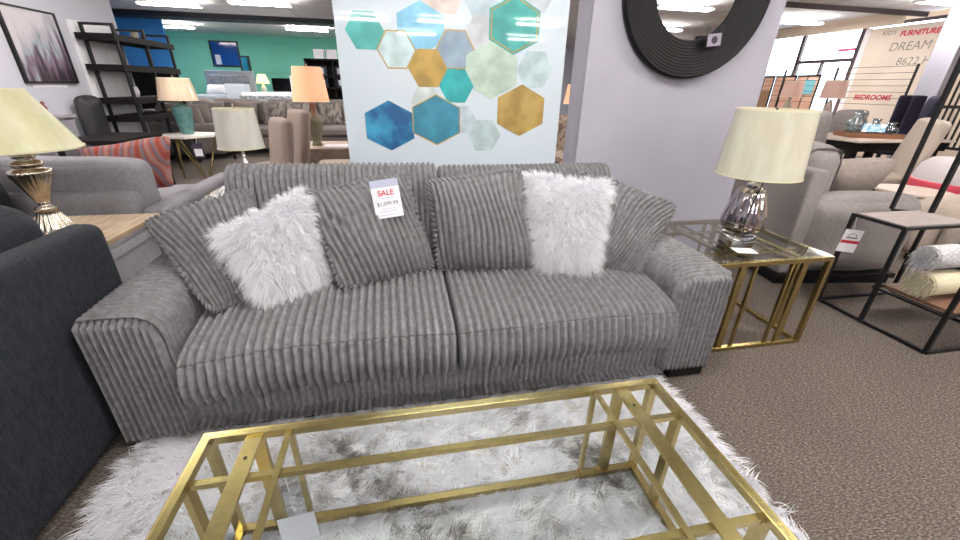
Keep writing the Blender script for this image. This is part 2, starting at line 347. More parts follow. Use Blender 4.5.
struct('wall_far', bx(B(), -9.5, .999, YF, YF + .1, 0, H), GREEN)
struct('wall_rear', bx(B(), XL - .1, XR, YB - .1, YB, 0, H), WALLW)
struct('wall_blue', bx(B(), -7.6, -6.15, 13.95, 14.05, 0, H), BLUE)
# window wall at x = 11
bm = B(); bx(bm, XR, XR + .15, YB, 6.95, 0, H); bx(bm, XR, XR + .15, 12.2, YF, 0, H); bx(bm, XR, XR + .15, 6.95, 12.2, 0, .35); bx(bm, XR, XR + .15, 6.95, 12.2, 2.86, H)
CREAM = mat('cream_soffit_paint', 'e2cfbc', .8)
struct('wall_right', bm, CREAM)
DKM = mat('dark_bronze_frame', '4b4145', .5, .2)
ys = [6.95, 9.0, 10.55, 12.2]
for i, (a, b) in enumerate(zip(ys, ys[1:])):
    bm = B(); w = .05
    bx(bm, XR + .02, XR + .1, a, a + w, .35, 2.86); bx(bm, XR + .02, XR + .1, b - w, b, .35, 2.86); bx(bm, XR + .02, XR + .1, a + w, b - w, .35, .41); bx(bm, XR + .02, XR + .1, a + w, b - w, 2.8, 2.86)
    if i in (1,): bx(bm, XR + .02, XR + .1, a + w, b - w, 2.10, 2.18)
    if i == 1: bx(bm, XR + .02, XR + .1, 9.78, 9.84, .41, 2.10)
    fr = struct('window_%d' % (i + 1), bm, DKM)
    obj('window_pane', bx(B(), XR + .055, XR + .061, a + w, b - w, .41, 2.8), WGLASS, fr)
# round arch logo outline and its pink bar on the middle window
bm = B()
for r in (.30, .26):
    for k in range(14):
        a0, a1 = PI + k * PI / 14, PI + (k + 1) * PI / 14
        bar(bm, (XR + .04, 9.28 + r * math.cos(a0), 2.62 + .55 * r * math.sin(a0)), (XR + .04, 9.28 + r * math.cos(a1), 2.62 + .55 * r * math.sin(a1)), .014)
lg = thing('window_decal', 'faint round emblem over a pink bar stuck high on the shop window', 'decal', (XR + .04, 9.28, 2.5))
obj('emblem', bm, mat('grey_decal', '8d8a94', .6), lg, True)
obj('pink_bar', bx(B(), XR + .036, XR + .044, 9.05, 9.5, 2.33, 2.40), mat('pink_decal', 'd86a8c', .6), lg, True)
struct('trim_1', bx(B(), 2.36, 10.98, 7.76, 7.80, 2.86, H - .001), mat('dark_brown_trim', '3a2c2f', .6))
struct('trim_2', bx(B(), -9.4, 2.0, 13.2, 13.9, 2.84, H - .001), mat('dark_navy_trim', '20202c', .6))
struct('trim_3', bx(B(), 10.45, 10.55, 7.85, 12.2, 2.72, H - .001), CREAM)
struct('wall_pier', bx(B(), 10.2, 10.5, 6.50, 6.88, 0, H - .001), WALLM)
# free-standing pier behind the sofa and the partition that carries the print
struct('column_pier', bx(B(), 1.11, 2.352, 2.45, 2.66, 0, H - .001), WALLM)
struct('wall_partition', bx(B(), -.27, .955, 2.475, 2.56, 0, 2.3), WHITE)
# outside
struct('ground_outside', bx(B(), XR + .2, 60, -30, 50, -.25, -.1), mat('asphalt', '8b8a8c', .9, col2='97969a', scale=2))
sh = thing('shop_building', 'pale low storefront building across the parking lot outside', 'building', (42, 30, -.1))
obj('wall', bx(B(), 40, 48, 18, 46, -.1, 3.2), mat('pale_stucco', 'cfd2d8', .9), sh, True); obj('roof', bx(B(), 39.5, 48, 17.5, 46.5, 3.2, 3.6), mat('grey_roof', '9d9ea8', .9), sh, True)

# ceiling troffers
TRIM = mat('white_fixture', 'e8e8ea', .5)
TUBE = mat('light_diffuser', 'ffffff', .5, emit=LAMP, ecol='fff9f2')
spots = [(7.4, -6.6, 'added unseen ceiling troffer brightening the mirror, rear right, second row'), (9.0, -9.5, 'added unseen ceiling troffer brightening the mirror, rear right corner'), (4.6, -10.4, 'added unseen ceiling troffer brightening the mirror, rear, right of the middle'), (-.74, -7.45, 'ceiling troffer whose streak shows at the left of the hexagon print'), (1.3, -7.18, 'ceiling troffer whose streak shows in the middle of the hexagon print'), (3.9, -6.9, 'ceiling troffer whose streak shows at the right of the hexagon print'), (6.0, -3.65, 'ceiling troffer seen in the glass of the round mirror'), (3.6, 12.4, 'added hidden ceiling troffer brightening the far area, right of the print'), (-.4, 14.4, 'added hidden ceiling troffer behind the print, brightening the mint wall'), (-4.97, 11.96, 'farther left ceiling troffer before the dark band, nearest the blue wall'), (-2.83, 11.16, 'right ceiling troffer before the dark band, above the sectional'), (-6.95, 16.5, 'left ceiling troffer beyond the dark band by the mint wall'), (-2.7, 15.7, 'right ceiling troffer beyond the dark band by the mint wall'),  # some unseen rear and far troffers are added to brighten mirror and mint wall
         (9.7, 9.6, 'ceiling troffer just inside the shop windows beyond the brown beam'), (10.1, 6.9, 'ceiling troffer at the top right corner of the view'), (5.7, 8.8, 'ceiling troffer reflected inside the round black mirror'),
         (-2.4, 6.2, 'ceiling troffer over the leather lounge chair'), (1.2, 6.6, 'ceiling troffer over the open floor behind the print'), (4.6, 4.4, 'ceiling troffer over the two dining chairs'), (7.6, 3.6, 'ceiling troffer over the dining table'),
         (-2.9, 4.2, 'ceiling troffer over the light grey loveseat'), (.4, 1.2, 'ceiling troffer over the corduroy sofa'), (3.4, 1.0, 'ceiling troffer over the black shelf stand'), (-2.2, -1.4, 'ceiling troffer behind and left of the viewer'), (1.0, -2.2, 'ceiling troffer directly behind the viewer'), (4.4, -2.2, 'ceiling troffer behind and right of the viewer'),
         (.6, 10.2, 'ceiling troffer in the middle of the far floor'), (4.2, 14.5, 'ceiling troffer at the far right by the mint wall'), (.8, -10.2, 'ceiling troffer by the rear wall'), (7.4, -1.0, 'ceiling troffer rear right of the store')]
for x, y, lb in spots:
    x *= .945; y *= .945
    t = thing('ceiling_light', lb, 'light', (x, y, H), 0, 'recessed ceiling troffers')
    hx, hy = .61, .115
    for sx in (-1, 1): obj('end_cap', bx(B(), sx * hx - .01 - sx * .01, sx * hx + .01 - sx * .01, -hy, hy, -.135, -.10), TRIM, t)
    obj('diffuser', bx(B(), -hx + .0205, hx - .0205, -hy + .01, hy - .01, -.13, -.105), TUBE, t)
    for sx in (-.4, .4): obj('added_stem', cyl(B(), (sx, 0, -.0995), (sx, 0, -.001), .008, n=8), TRIM, t)  # fixture dropped on added stems so its glow also brightens the ceiling


# ================================================================== CORDUROY SOFA
X0, X1, Y0 = -1.142, 1.476, 1.385; IA, IB = -.89, 1.215; SPLIT = .185
sofa = thing('corduroy_sofa', 'wide grey rib-corduroy sofa with flat arms and a white furry pillow at each end', 'sofa', (.164, 1.9, 0))
# base rail
loop = smooth_loop([(1.44, .05), (2.30, .05), (2.32, .07), (2.32, .24), (2.30, .26), (1.44, .26), (1.425, .24), (1.42, .15), (1.425, .07)], 72)
cord_loft('base_rail', loop, IA - .01, IB + .01, 'x',   .0275, .016, .004, sofa, 1)
# seat cushions
sl = smooth_loop([(1.37, .238), (1.6, .25), (2.0, .25), (2.07, .28), (2.08, .40), (2.05, .455), (1.9, .472), (1.7, .474), (1.52, .462), (1.41, .444), (1.365, .425), (1.345, .405), (1.328, .36), (1.322, .31), (1.335, .262)], 150)
kseam = int(np.argmin(np.hypot(sl[:, 0] - 1.350, sl[:, 1] - .413)))
def sag_left(V):
    f = np.clip((-.45 - V[..., 0]) / .45, 0, 1); V[..., 2] -= .045 * f ** 1.5 * np.clip((2.0 - V[..., 1]) / .5, 0, 1); return V
def crown(a, b, h):
    def g(V):
        t = (V[..., 0] - a) / (b - a) * 2 - 1; k = h * (1 - np.clip(np.abs(t), 0, 1) ** 2.5); V[..., 2] += k * (V[..., 2] > .4); return V
    return g
a = cord_loft('seat_cushion', sl, IA + .028, SPLIT - .004, 'x', .0335, .026, .026, sofa, 2, seam=[(kseam, .008)], post=lambda V: sag_left(crown(IA, SPLIT, .012)(V)))
b = cord_loft('seat_cushion', sl, SPLIT + .004, IB - .014, 'x', .0335, .026, .026, sofa, 3, seam=[(kseam, .008)], post=crown(SPLIT, IB, .012))
# stitches along the front seam of each cushion
for par, xa, xb in ((a, IA + .03, SPLIT), (b, SPLIT, IB - .015)):
    bm = B(); n = int((xb - xa) / .0186)
    for k in range(1, n):
        x = xa + k * .0186; dz = -.045 * max(0, min(1, (-.45 - x) / .45)) ** 1.5
        bar(bm, (x - .006, 1.346, .417 + dz), (x + .006, 1.346, .417 + dz), .002)
    obj('stitching', bm, SEAM, par, True)
# back cushions and back frame
bl_ = smooth_loop([(2.10, .44), (2.29, .44), (2.30, .6), (2.30, .86), (2.28, .915), (2.235, .938), (2.18, .930), (2.14, .895), (2.115, .80), (2.085, .62), (2.075, .50)], 110)
cord_loft('back_cushion', bl_, -.862, SPLIT + .008, 'x', .0285, .020, .035, sofa, 4, post=lambda V: V + np.array([0, 0, .012]) * (V[..., 2:3] > .8))
cord_loft('back_cushion', bl_, SPLIT + .012, 1.213, 'x', .0285, .020, .035, sofa, 5, post=lambda V: V - np.array([0, 0, .006]) * (V[..., 2:3] > .8))
fl = smooth_loop([(2.31, .05), (2.38, .05), (2.39, .3), (2.39, .8), (2.375, .85), (2.34, .86), (2.315, .85), (2.31, .6)], 48)
cord_loft('back_frame', fl, -.86, 1.21, 'x', .0345, .008, .02, sofa, 6)
# arms
def arm(xo, xi, zb, seed):
    s = 1 if xi > xo else -1; H_ = .569; r = .085; ro = .016; pts = []
    for k in range(9): a_ = k / 8 * PI / 2; pts.append((xo + s * (ro - ro * math.cos(a_)), H_ - ro + ro * math.sin(a_)))
    top = [(xo + s * (ro + (abs(xi - xo) - ro - r) * k / 6), H_ + .004 * math.sin(PI * k / 6)) for k in range(1, 6)]
    inner = [(xi - s * r + s * r * math.sin(k / 10 * PI / 2), H_ - r + r * math.cos(k / 10 * PI / 2)) for k in range(11)]
    down = [(xi, zb + (H_ - r - zb) * (1 - k / 8)) for k in range(1, 9)]; bot = [(xi + (xo - xi) * k / 5, zb) for k in range(1, 5)]; up = [(xo, zb + (H_ - ro - zb) * k / 10) for k in range(0, 10)]
    loop = np.array(up + pts + top + inner + down + bot)
    A = cord_loft('arm', loop, Y0 + .018, 2.385, 'y', .030, .021, .010, sofa, seed, wob=.004, post=lambda V: V + np.stack([0 * V[..., 0], 0 * V[..., 0], .012 * np.sin((V[..., 1] - Y0) * 3.1) * (V[..., 2] > .4)], -1))
    # front panel with upright ribs, edges piped
    nw = 11; n = nw * 9 + 1; xs = np.linspace(xo, xi, n); w = wale(np.linspace(0, nw, n)); nz = 40; V = np.zeros((n, nz, 3)); d_o = np.abs(xs - xo); d_i = np.abs(xi - xs)
    ztop = np.full(n, H_); 
    ztop = np.where(d_o < ro, H_ - ro + np.sqrt(np.maximum(0, ro ** 2 - (ro - d_o) ** 2)), ztop); ztop = np.where(d_i < r, H_ - r + np.sqrt(np.maximum(0, r ** 2 - (r - d_i) ** 2)), ztop)
    for j in range(nz):
        t = j / (nz - 1); V[:, j, 0] = xs; V[:, j, 2] = zb + (ztop - zb) * t; edge = np.minimum(np.minimum(d_o, d_i), (1 - t) * (ztop - zb)); rr = .016; e = np.clip(rr - edge, 0, rr)
        V[:, j, 1] = Y0 - .004 + (rr - np.sqrt(rr ** 2 - e ** 2)) * 1.4 - .018 * (w - .5) * np.clip(edge / .008, .35, 1)
    V = V + wobble(V.reshape(-1, 3), .003, seed + 20).reshape(V.shape)
    back = V.copy(); back[..., 1] = Y0 + .03
    Vf = np.vstack([V.reshape(-1, 3), back.reshape(-1, 3)]); k = n * nz; F = [grid_faces(n, nz, 0, s < 0), grid_faces(n, nz, k, s > 0)]
    i = np.arange(k).reshape(n, nz); bd = np.concatenate([i[:, 0], i[-1, 1:], i[-2::-1, -1], i[0, -2:0:-1]]); b2 = np.roll(bd, -1); F.append(np.stack([bd, b2, b2 + k, bd + k], -1))
    npobj('arm_front', Vf, np.vstack(F), CORD, A, True)
arm(X0, IA, .035, 11); arm(X1, IB, .066, 12)
for x0, x1, y0, y1 in ((X0 + .05, X0 + .2, 1.45, 1.6), (X1 - .20, X1 - .01, 1.392, 1.55), (X0 + .05, X0 + .2, 2.2, 2.34), (X1 - .2, X1 - .05, 2.2, 2.34)):
    obj('foot', bx(B(), x0, x1, y0, y1, 0.0 if x0 > 1 or y0 > 2 else .012, .034 if x0 < 1 else .064), BLACKW, sofa, True, bevel=.004)

# pillows (corner order: top left, top right, bottom right, bottom left)
cord_pillow('corduroy_pillow', 'grey corduroy pillow slumped over the left arm behind the white furry one', [(-1.10, 1.87, .775), (-.70, 2.02, .885), (-.62, 1.76, .465), (-.785, 1.57, .475)], .15, 6, seed=1, group='grey corduroy pillows')
fur_pillow('furry_pillow', 'white shaggy furry pillow toward the left end of the corduroy sofa', [(-.80, 1.76, .745), (-.425, 1.85, .915), (-.365, 1.79, .49), (-.60, 1.60, .49)], .15, 31, group='white furry pillows')
p3 = cord_pillow('corduroy_pillow', 'grey corduroy pillow with the white sale card pinned on it', [(-.43, 1.87, .885), (.018, 1.96, .965), (.145, 1.86, .485), (-.295, 1.66, .495)], .17, 6, seed=3, group='grey corduroy pillows', fold=[(-.72, .35, .28, .010)])
p4 = cord_pillow('corduroy_pillow', 'grey corduroy pillow beside the right white furry one, in the sofa centre', [(.117, 1.89, .918), (.582, 1.90, .973), (.655, 1.77, .485), (.155, 1.84, .485)], .17, 2, seed=4, group='grey corduroy pillows')
fur_pillow('furry_pillow', 'white shaggy furry pillow toward the right end of the corduroy sofa', [(.60, 1.92, .945), (1.02, 1.83, .91), (.915, 1.66, .51), (.67, 1.74, .51)], .14, 32, group='white furry pillows')
cord_pillow('corduroy_pillow', 'grey corduroy pillow tilted in the right corner against the arm', [(.93, 2.0, .945), (1.50, 1.90, .76), (1.15, 1.63, .475), (.92, 1.74, .475)], .15, -25, seed=6, group='grey corduroy pillows')
# sale card on the third pillow
M = frame_from((-.072, 1.800, .868), (1, .05, .12), (-.12, .18, 1))
t = thing('sale_card', 'white and lavender sale price card on the middle left grey pillow', 'price tag', (-.072, 1.800, .868))
bm = bx(B(), -.062, .062, -.001, .001, -.085, .085); bx(bm, -.062, .062, -.0016, -.001, .052, .085, mi=1); obj('card', place(bm, M), [PAPER, LAV], t, True)
letters([('SALE', .034, 0, .026, 0, .0005, 0), ('$1,099.99', .024, 0, -.022, 1, 0, 0)], M @ Matrix.Translation((0, -.0022, 0)), [REDINK, GREYINK], t)

bm = B()
for zz, wd in ((.004, .07), (-.044, .06), (-.056, .08), (-.072, .10)): bx(bm, -wd / 2, wd / 2, -.0018, -.0012, zz - .0012, zz + .0012)
obj('ruled_lines', place(bm, M), LAV, t, True)
# ================================================================== RUG
rug = thing('shag_rug', 'white and grey shag rug lying under the gold coffee table', 'rug', (.12, .35, 0))
obj('backing', bx(B(), -1.07, 1.21, -.75, 1.41, .001, .012), RUGB, rug, True)
rs = np.random.default_rng(3)
n = 170000; nc = n // 34; cx = rs.uniform(-1.08, 1.215, nc); cy = rs.uniform(.0, 1.42, nc); ci = rs.integers(0, nc, n)
roots = np.stack([cx[ci] + rs.normal(0, .013, n), cy[ci] + rs.normal(0, .013, n), np.full(n, .012)], -1)
fa = 2.2 * np.sin(cx * 2.1 + 1) + 2.5 * np.cos(cy * 2.7 + cx * 1.3) + rs.normal(0, .9, nc); lean = rs.uniform(.5, 1.8, nc)
D = np.stack([np.cos(fa[ci]) * lean[ci], np.sin(fa[ci]) * lean[ci], np.full(n, .7)], -1) + rs.normal(0, .14, (n, 3))
D -= np.concatenate([(roots - np.stack([cx[ci], cy[ci], roots[:, 2]], -1))[:, :2] * 12, np.zeros((n, 1))], 1)
D[:, 0] += np.clip((roots[:, 0] - 1.14) * 16, 0, 1.4) - np.clip((-1.02 - roots[:, 0]) * 16, 0, 1.4); D[:, 2] = np.maximum(D[:, 2], .25); D[:, 1] -= np.clip((roots[:, 1] - 1.32) * 20, 0, 2.0)
Lr = np.where(roots[:, 1] > 1.36, .03, .062)
V, F = strands(roots, D, Lr, .0034, np.array([0, 0, -.35]), 5)
V[:, 2] = np.maximum(V[:, 2], .006)
patch = .5 + .22 * np.sin(cx * 7.1 + 1.3 * np.sin(cy * 6.3)) + .22 * np.sin(cy * 9.7 + 1.7 * np.sin(cx * 5.1) + 2) + .16 * np.sin(cx * 17 + cy * 13)
tint = np.clip(patch[ci] * .75 + rs.uniform(0, .55, nc)[ci] + rs.uniform(0, .12, n), 0, 1)
pile = npobj('pile', V, F, RUGM, rug, True); pile['kind'] = 'stuff'
at_ = pile.data.attributes.new('tint', 'FLOAT', 'POINT'); at_.data.foreach_set('value', np.repeat(tint, 8).astype(np.float32))

# ================================================================== GOLD TABLES
def gold_table(name, label, x0, x1, y0, y1, h, xb, yb, w=.024, wide=.042, thin=.016, zb=.0):
    """xb: (wide offset, thin offset) from each end; yb: y of the cross bars"""
    t = thing(name, label, 'table', ((x0 + x1) / 2, (y0 + y1) / 2, 0)); o = w / 2; zt = h - o
    rails('top_frame', [((x0, y0 + o, zt), (x1, y0 + o, zt)), ((x0, y1 - o, zt), (x1, y1 - o, zt)), ((x0 + o, y0 + w, zt), (x0 + o, y1 - w, zt)), ((x1 - o, y0 + w, zt), (x1 - o, y1 - w, zt))], w, GOLD, t, True, bevel=.001)
    rails('bottom_frame', [((x0, y0 + o, zb + o), (x1, y0 + o, zb + o)), ((x0, y1 - o, zb + o), (x1, y1 - o, zb + o)), ((x0 + o, y0 + w, zb + o), (x0 + o, y1 - w, zb + o)), ((x1 - o, y0 + w, zb + o), (x1 - o, y1 - w, zb + o))], w, GOLD, t, True, bevel=.001)
    for x, y in ((x0 + o, y0 + o), (x1 - o, y0 + o), (x0 + o, y1 - o), (x1 - o, y1 - o)): rails('leg', [((x, y, zb + w), (x, y, h - w))], w, GOLD, t, True)
    xs = [(x0 + xb[0], wide), (x0 + xb[1], thin), (x1 - xb[1], thin), (x1 - xb[0], wide)]
    for x, ww in xs:
        bm = B(); bx(bm, x - ww / 2, x + ww / 2, y0 + w, y1 - w, h - .016, h - .007); obj('slat', bm, GOLD, t, True)
        for y in (y0 + o, y1 - o): bm = B(); bx(bm, x - ww * .42, x + ww * .42, y - .008, y + .008, zb + w, h - w); obj('upright', bm, GOLD, t, True)
    for y in yb:
        obj('cross_bar', bx(B(), x0 + w, x1 - w, y - .0085, y + .0085, h - .033, h - .0165), GOLD, t, True)
        for x in (x0 + o, x1 - o): obj('upright', bx(B(), x - .008, x + .008, y - .016, y + .016, zb + w, h - w), GOLD, t, True)
    obj('glass_top', bx(B(), x0 + .006, x1 - .006, y0 + .006, y1 - .006, h + .0005, h + .006), GLASS, t, True)
    bm = B()
    for x, ww in (xs[0], xs[3]): cyl(bm, (x, y1 - .10, h - .0072), (x, y1 - .10, h - .006), .005, n=12)
    obj('screw', bm, BLACK, t, True)
    return t
gold_table('coffee_table', 'rectangular gold framed glass coffee table standing on the shag rug', -.582, .804, .31, .933, .4465, (.135, .225), (.785, .462), zb=.024)
gold_table('end_table', 'square gold framed glass end table at the right arm of the sofa', 1.53, 2.244, 1.545, 2.235, .55, (.165, .245), (1.72, 2.06), zb=0)
# plastic sleeve on coffee table
M = frame_from((-.341, .775, .275), (1, 0, .14), (-.12, .3, 1))
t = thing('tag_sleeve', 'clear plastic sleeve with blank white card hanging from the coffee table', 'price tag', (-.341, .775, .275))
obj('sleeve', place(bx(B(), -.052, .052, -.0012, .0012, -.085, .085), M), PLASTIC, t, True)
obj('card', place(bx(B(), -.049, .049, -.0006, .0006, -.083, -.008), M), mat('pale_lilac_card', 'f6f6ff', .6), t, True)
obj('string', bar(B(), (-.341, .778, .358), (-.345, .785, .413), .002), PAPER, t, True)

# ================================================================== LAMPS
def plastic_wrap_mat(name, col, col2, emit=0, ecol=None):
    return mat(name, col, .35, col2=col2, scale=5, stretch=(3, 3, .8), lo=.35, hi=.7, emit=emit, ecol=ecol, coat=.6, sub=.1, bump=.6, bscale=22)
def shade_parts(t, c, z0, z1, r0, r1, mt, metal=BLACK, fin=True):
    s = obj('lamp_shade', lathe(B(), [(r0, z0), (r1, z1), (r1 - .005, z1), (r0 - .005, z0)], (c[0], c[1], 0), 56, closed=True), mt, t, True, smooth=False)
    bm = B(); lathe(bm, [(r0 + .001, z0 - .001), (r0 + .002, z0 + .008), (r0 - .006, z0 + .008), (r0 - .006, z0 - .001)], (c[0], c[1], 0), 56, closed=True); obj('shade_rim', bm, mat('cream_trim', 'e4dfc0', .6), s, True); bm = B(); lathe(bm, [(r1 + .002, z1 - .008), (r1 + .001, z1 + .001), (r1 - .006, z1 + .001), (r1 - .006, z1 - .008)], (c[0], c[1], 0), 56, closed=True)
    obj('shade_rim', bm, mat('cream_trim', 'e4dfc0', .6), s, True)
    bm = B(); cyl(bm, (c[0], c[1], z0 - .05), (c[0], c[1], z1 + .005), .006, n=10)
    for k in range(3): a_ = k * 2 * PI / 3; bar(bm, (c[0], c[1], z1 - .012), (c[0] + (r1 - .004) * math.cos(a_), c[1] + (r1 - .004) * math.sin(a_), z1 - .012), .004)
    obj('harp', bm, metal, t, True)
    if not fin: return s
    f = B(); cyl(f, (c[0], c[1], z1 + .005), (c[0], c[1], z1 + .03), .006, .009, n=10); obj('finial', f, metal, t, True)
    return s
# end table lamp
c = (1.915, 1.86); z = .5565
t = thing('table_lamp', 'cream drum shade lamp with mirrored glass body on the gold end table', 'lamp', (*c, z))
obj('glass_foot', lathe(B(), [(.0001, z), (.078, z), (.090, z + .006), (.090, z + .03), (.085, z + .038), (.03, z + .040), (.0001, z + .04)], (c[0], c[1], 0), 48), mat('thick_clear_glass', 'eef2f4', .02, trans=1), t, True, smooth=True)
MERC = mat('mirrored_glass', 'a89ea2', .04, 1, col2='e2dee0', scale=9, stretch=(2, 2, .4), bump=.6, bscale=18)
prof = [(.0001, z + .041), (.06, z + .042), (.098, z + .06), (.114, z + .085), (.117, z + .11), (.106, z + .17), (.089, z + .23), (.076, z + .275), (.068, z + .292), (.045, z + .302), (.0001, z + .315)]
obj('body', lathe(B(), prof, (c[0], c[1], 0), 72, 14, .10), MERC, t, True, smooth=True)
obj('neck', lathe(B(), [(.036, z + .312), (.03, z + .325), (.014, z + .33), (.012, z + .37), (.018, z + .375), (.018, z + .40), (.0001, z + .40)], (c[0], c[1], 0), 32), CHROME, t, True, smooth=True)
shade_parts(t, c, .925, 1.262, .205, .182, plastic_wrap_mat('cream_wrapped_shade', 'd0ceb8', 'e2e0d0', emit=0), fin=False)
bm = B(); pts = [(1.86, 1.755, .5575), (1.835, 1.765, .66), (1.85, 1.77, .78), (1.90, 1.79, .90)]
for a_, b_ in zip(pts, pts[1:]): cyl(bm, a_, b_, .003, n=8)
obj('cord', bm, BLACK, t, True)
M = frame_from((1.80, 1.68, .5572), (1, -.25, 0), (.25, 1, 0)); 
c9 = thing('card_and_glint', 'small white card beside the mirrored lamp, doubling as a painted light reflection', 'price tag', (1.80, 1.68, .557))  # white card, partly a light reflection on the glass painted as paper
obj('card', place(bx(B(), -.055, .055, -.0004, .0004, -.04, .04), M), PAPER, c9, True)

# left silver urn lamp
c = (-1.80, 2.36); z = .602
t = thing('table_lamp', 'silver fluted urn lamp with pale yellow cone shade at the left edge', 'lamp', (*c, z))
prof = [(.0001, 0), (.088, 0), (.09, .012), (.084, .022), (.078, .03), (.066, .055), (.05, .09), (.04, .115), (.046, .122), (.046, .13), (.026, .138), (.022, .15), (.028, .16), (.04, .19), (.062, .25), (.078, .29), (.082, .305), (.078, .318), (.052, .325), (.05, .332), (.06, .34), (.062, .352), (.045, .362), (.03, .368), (.04, .374), (.046, .386), (.04, .398), (.02, .405), (.012, .43), (.0001, .43)]
bm = lathe(B(), prof[:13], (c[0], c[1], z), 96, 18, .12, fl=(3, 8)); obj('foot', bm, SILVER, t, True, smooth=True)
bm = lathe(B(), [(.0001, .139)] + prof[11:], (c[0], c[1], z), 96, 24, .06, fl=(3, 6)); obj('urn', bm, SILVER, t, True, smooth=True)
shade_parts(t, c, 1.02, 1.285, .235, .10, plastic_wrap_mat('yellow_wrapped_shade', 'dbd8ac', 'e6e3c4'), SILVER, fin=False)

# ================================================================== LEFT SIDE
# charcoal sofa
ch = thing('charcoal_sofa', 'dark charcoal woven sofa seen from behind at the left edge', 'sofa', (-1.6, .5, 0))
V, F = softbox(-1.29, -1.166, -.75, 1.755, .03, .826, r=.045, crown=.0, n=40, wob=.003, seed=2); npobj('back', V, F, CHAR, ch, True)
soft('seat_base', (-2.15, -1.30, -.72, 1.5, .06, .30), CHAR, ch, True, r=.03, crown=0, seed=3)
for k, (a_, b_, zz) in enumerate(((.98, 1.69, .925), (.30, .97, .93), (-.5, .29, .93))): soft('back_cushion', (-1.56, -1.292, a_, b_, .46, zz), CHAR, ch, True, r=.09, crown=.02, seed=4 + k, wob=.01)
for k, (a_, b_) in enumerate(((.62, 1.48), (-.42, .61))): soft('seat_cushion', (-2.13, -1.57, a_, b_, .305, .45), CHAR, ch, True, r=.05, crown=.02, seed=8 + k)
soft('arm', (-2.16, -1.58, 1.505, 1.70, .03, .60), CHAR, ch, True, r=.06, crown=.01, seed=12); soft('arm', (-2.16, -1.37, -.74, -.55, .03, .60), CHAR, ch, True, r=.06, crown=.01, seed=13)
for x in (-2.08, -1.25):
    for y in (-.6, 1.6): obj('foot', cyl(B(), (x, y, 0), (x, y, .07), .02, .03), BLACKW, ch, True)
# dark armchair behind the urn lamp
ac = thing('charcoal_armchair', 'charcoal armchair behind the silver urn lamp', 'armchair', (-2.65, 2.4, 0))
soft('seat', (-2.95, -2.36, 2.0, 2.52, .1, .42), CHAR, ac, True, r=.04, crown=.02); soft('backrest', (-2.34, -2.16, 1.8, 2.68, .1, .84), CHAR, ac, True, r=.07, crown=.02)
soft('arm', (-2.95, -2.36, 1.8, 1.98, .06, .6), CHAR, ac, True, r=.05, crown=.0); soft('arm', (-2.95, -2.36, 2.54, 2.68, .06, .6), CHAR, ac, True, r=.05, crown=.0)
for x in (-2.88, -2.22):
    for y in (1.9, 2.6): obj('leg', cyl(B(), (x, y, 0), (x, y, .11), .015, .022), BLACKW, ac, True)
# lamp table
lt = thing('lamp_table', 'silver grey side cabinet with weathered wood top under the urn lamp', 'table', (-1.78, 2.35, 0))
SGREY = mat('silver_grey_paint', 'a7a5ab', .35, .2, col2='b5b3b8', scale=12, stretch=(1, 6, 1))
obj('top', bx(B(), -2.1, -1.462, 2.08, 2.66, .575, .60), OAK, lt, True, bevel=.004)
bm = B(); bx(bm, -2.09, -1.47, 2.09, 2.65, .555, .5745); bx(bm, -2.075, -1.485, 2.105, 2.635, .535, .5545); bx(bm, -2.085, -1.475, 2.095, 2.645, .49, .5345); obj('moulding', bm, SGREY, lt, True, bevel=.003)
obj('body', bx(B(), -2.06, -1.50, 2.12, 2.62, .12, .4895), SGREY, lt, True); obj('plinth', bx(B(), -2.08, -1.48, 2.1, 2.64, 0, .1195), mat('dark_grey_plinth', '4a4850', .6), lt, True, bevel=.004)
# light grey loveseat, facing away
lv = thing('grey_loveseat', 'light grey loveseat facing away with an orange striped pillow on it', 'sofa', (-2.3, 3.3, 0))
soft('back', (-2.75, -1.63, 2.72, 2.90, .1, .715), LGREY, lv, True, r=.04, crown=.01, seed=21)
soft('back_cushion', (-2.72, -1.62, 2.80, 3.06, .45, .875), LGREY, lv, True, r=.07, crown=.02, seed=22, wob=.008)
soft('arm', (-1.62, -1.47, 2.74, 4.0, .1, .60), LGREY, lv, True, r=.04, crown=.01, seed=23); soft('arm', (-2.92, -2.76, 2.74, 4.0, .1, .60), LGREY, lv, True, r=.04, crown=.01, seed=24)
soft('seat_base', (-2.76, -1.625, 2.92, 3.92, .1, .32), LGREY, lv, True, r=.03, crown=0); soft('seat_cushion', (-2.755, -1.63, 3.05, 3.98, .325, .50), LGREY, lv, True, r=.05, crown=.02, seed=25)
for x in (-2.84, -1.55):
    for y in (2.82, 3.9): obj('foot', cyl(B(), (x, y, 0), (x, y, .1), .014, .022), BLACKW, lv, True)
def stripe_mat(name, cols, sc):
    M = bpy.data.materials.new(name); M.use_nodes = True; nt = M.node_tree; N = nt.nodes; L = nt.links; b = N['Principled BSDF']; b.inputs['Roughness'].default_value = .85
    tc = N.new('ShaderNodeTexCoord'); w = N.new('ShaderNodeTexWave'); w.inputs['Scale'].default_value = sc; w.inputs['Distortion'].default_value = 5; w.inputs['Detail'].default_value = 4; L.new(tc.outputs['Object'], w.inputs[0])
    r = N.new('ShaderNodeValToRGB'); r.color_ramp.elements[0].color = srgb(cols[0]); r.color_ramp.elements[1].color = srgb(cols[-1])
    for k in range(1, len(cols) - 1): e = r.color_ramp.elements.new(k / (len(cols) - 1)); e.color = srgb(cols[k])
    L.new(w.outputs[0], r.inputs[0]); L.new(r.outputs[0], b.inputs['Base Color']); return M
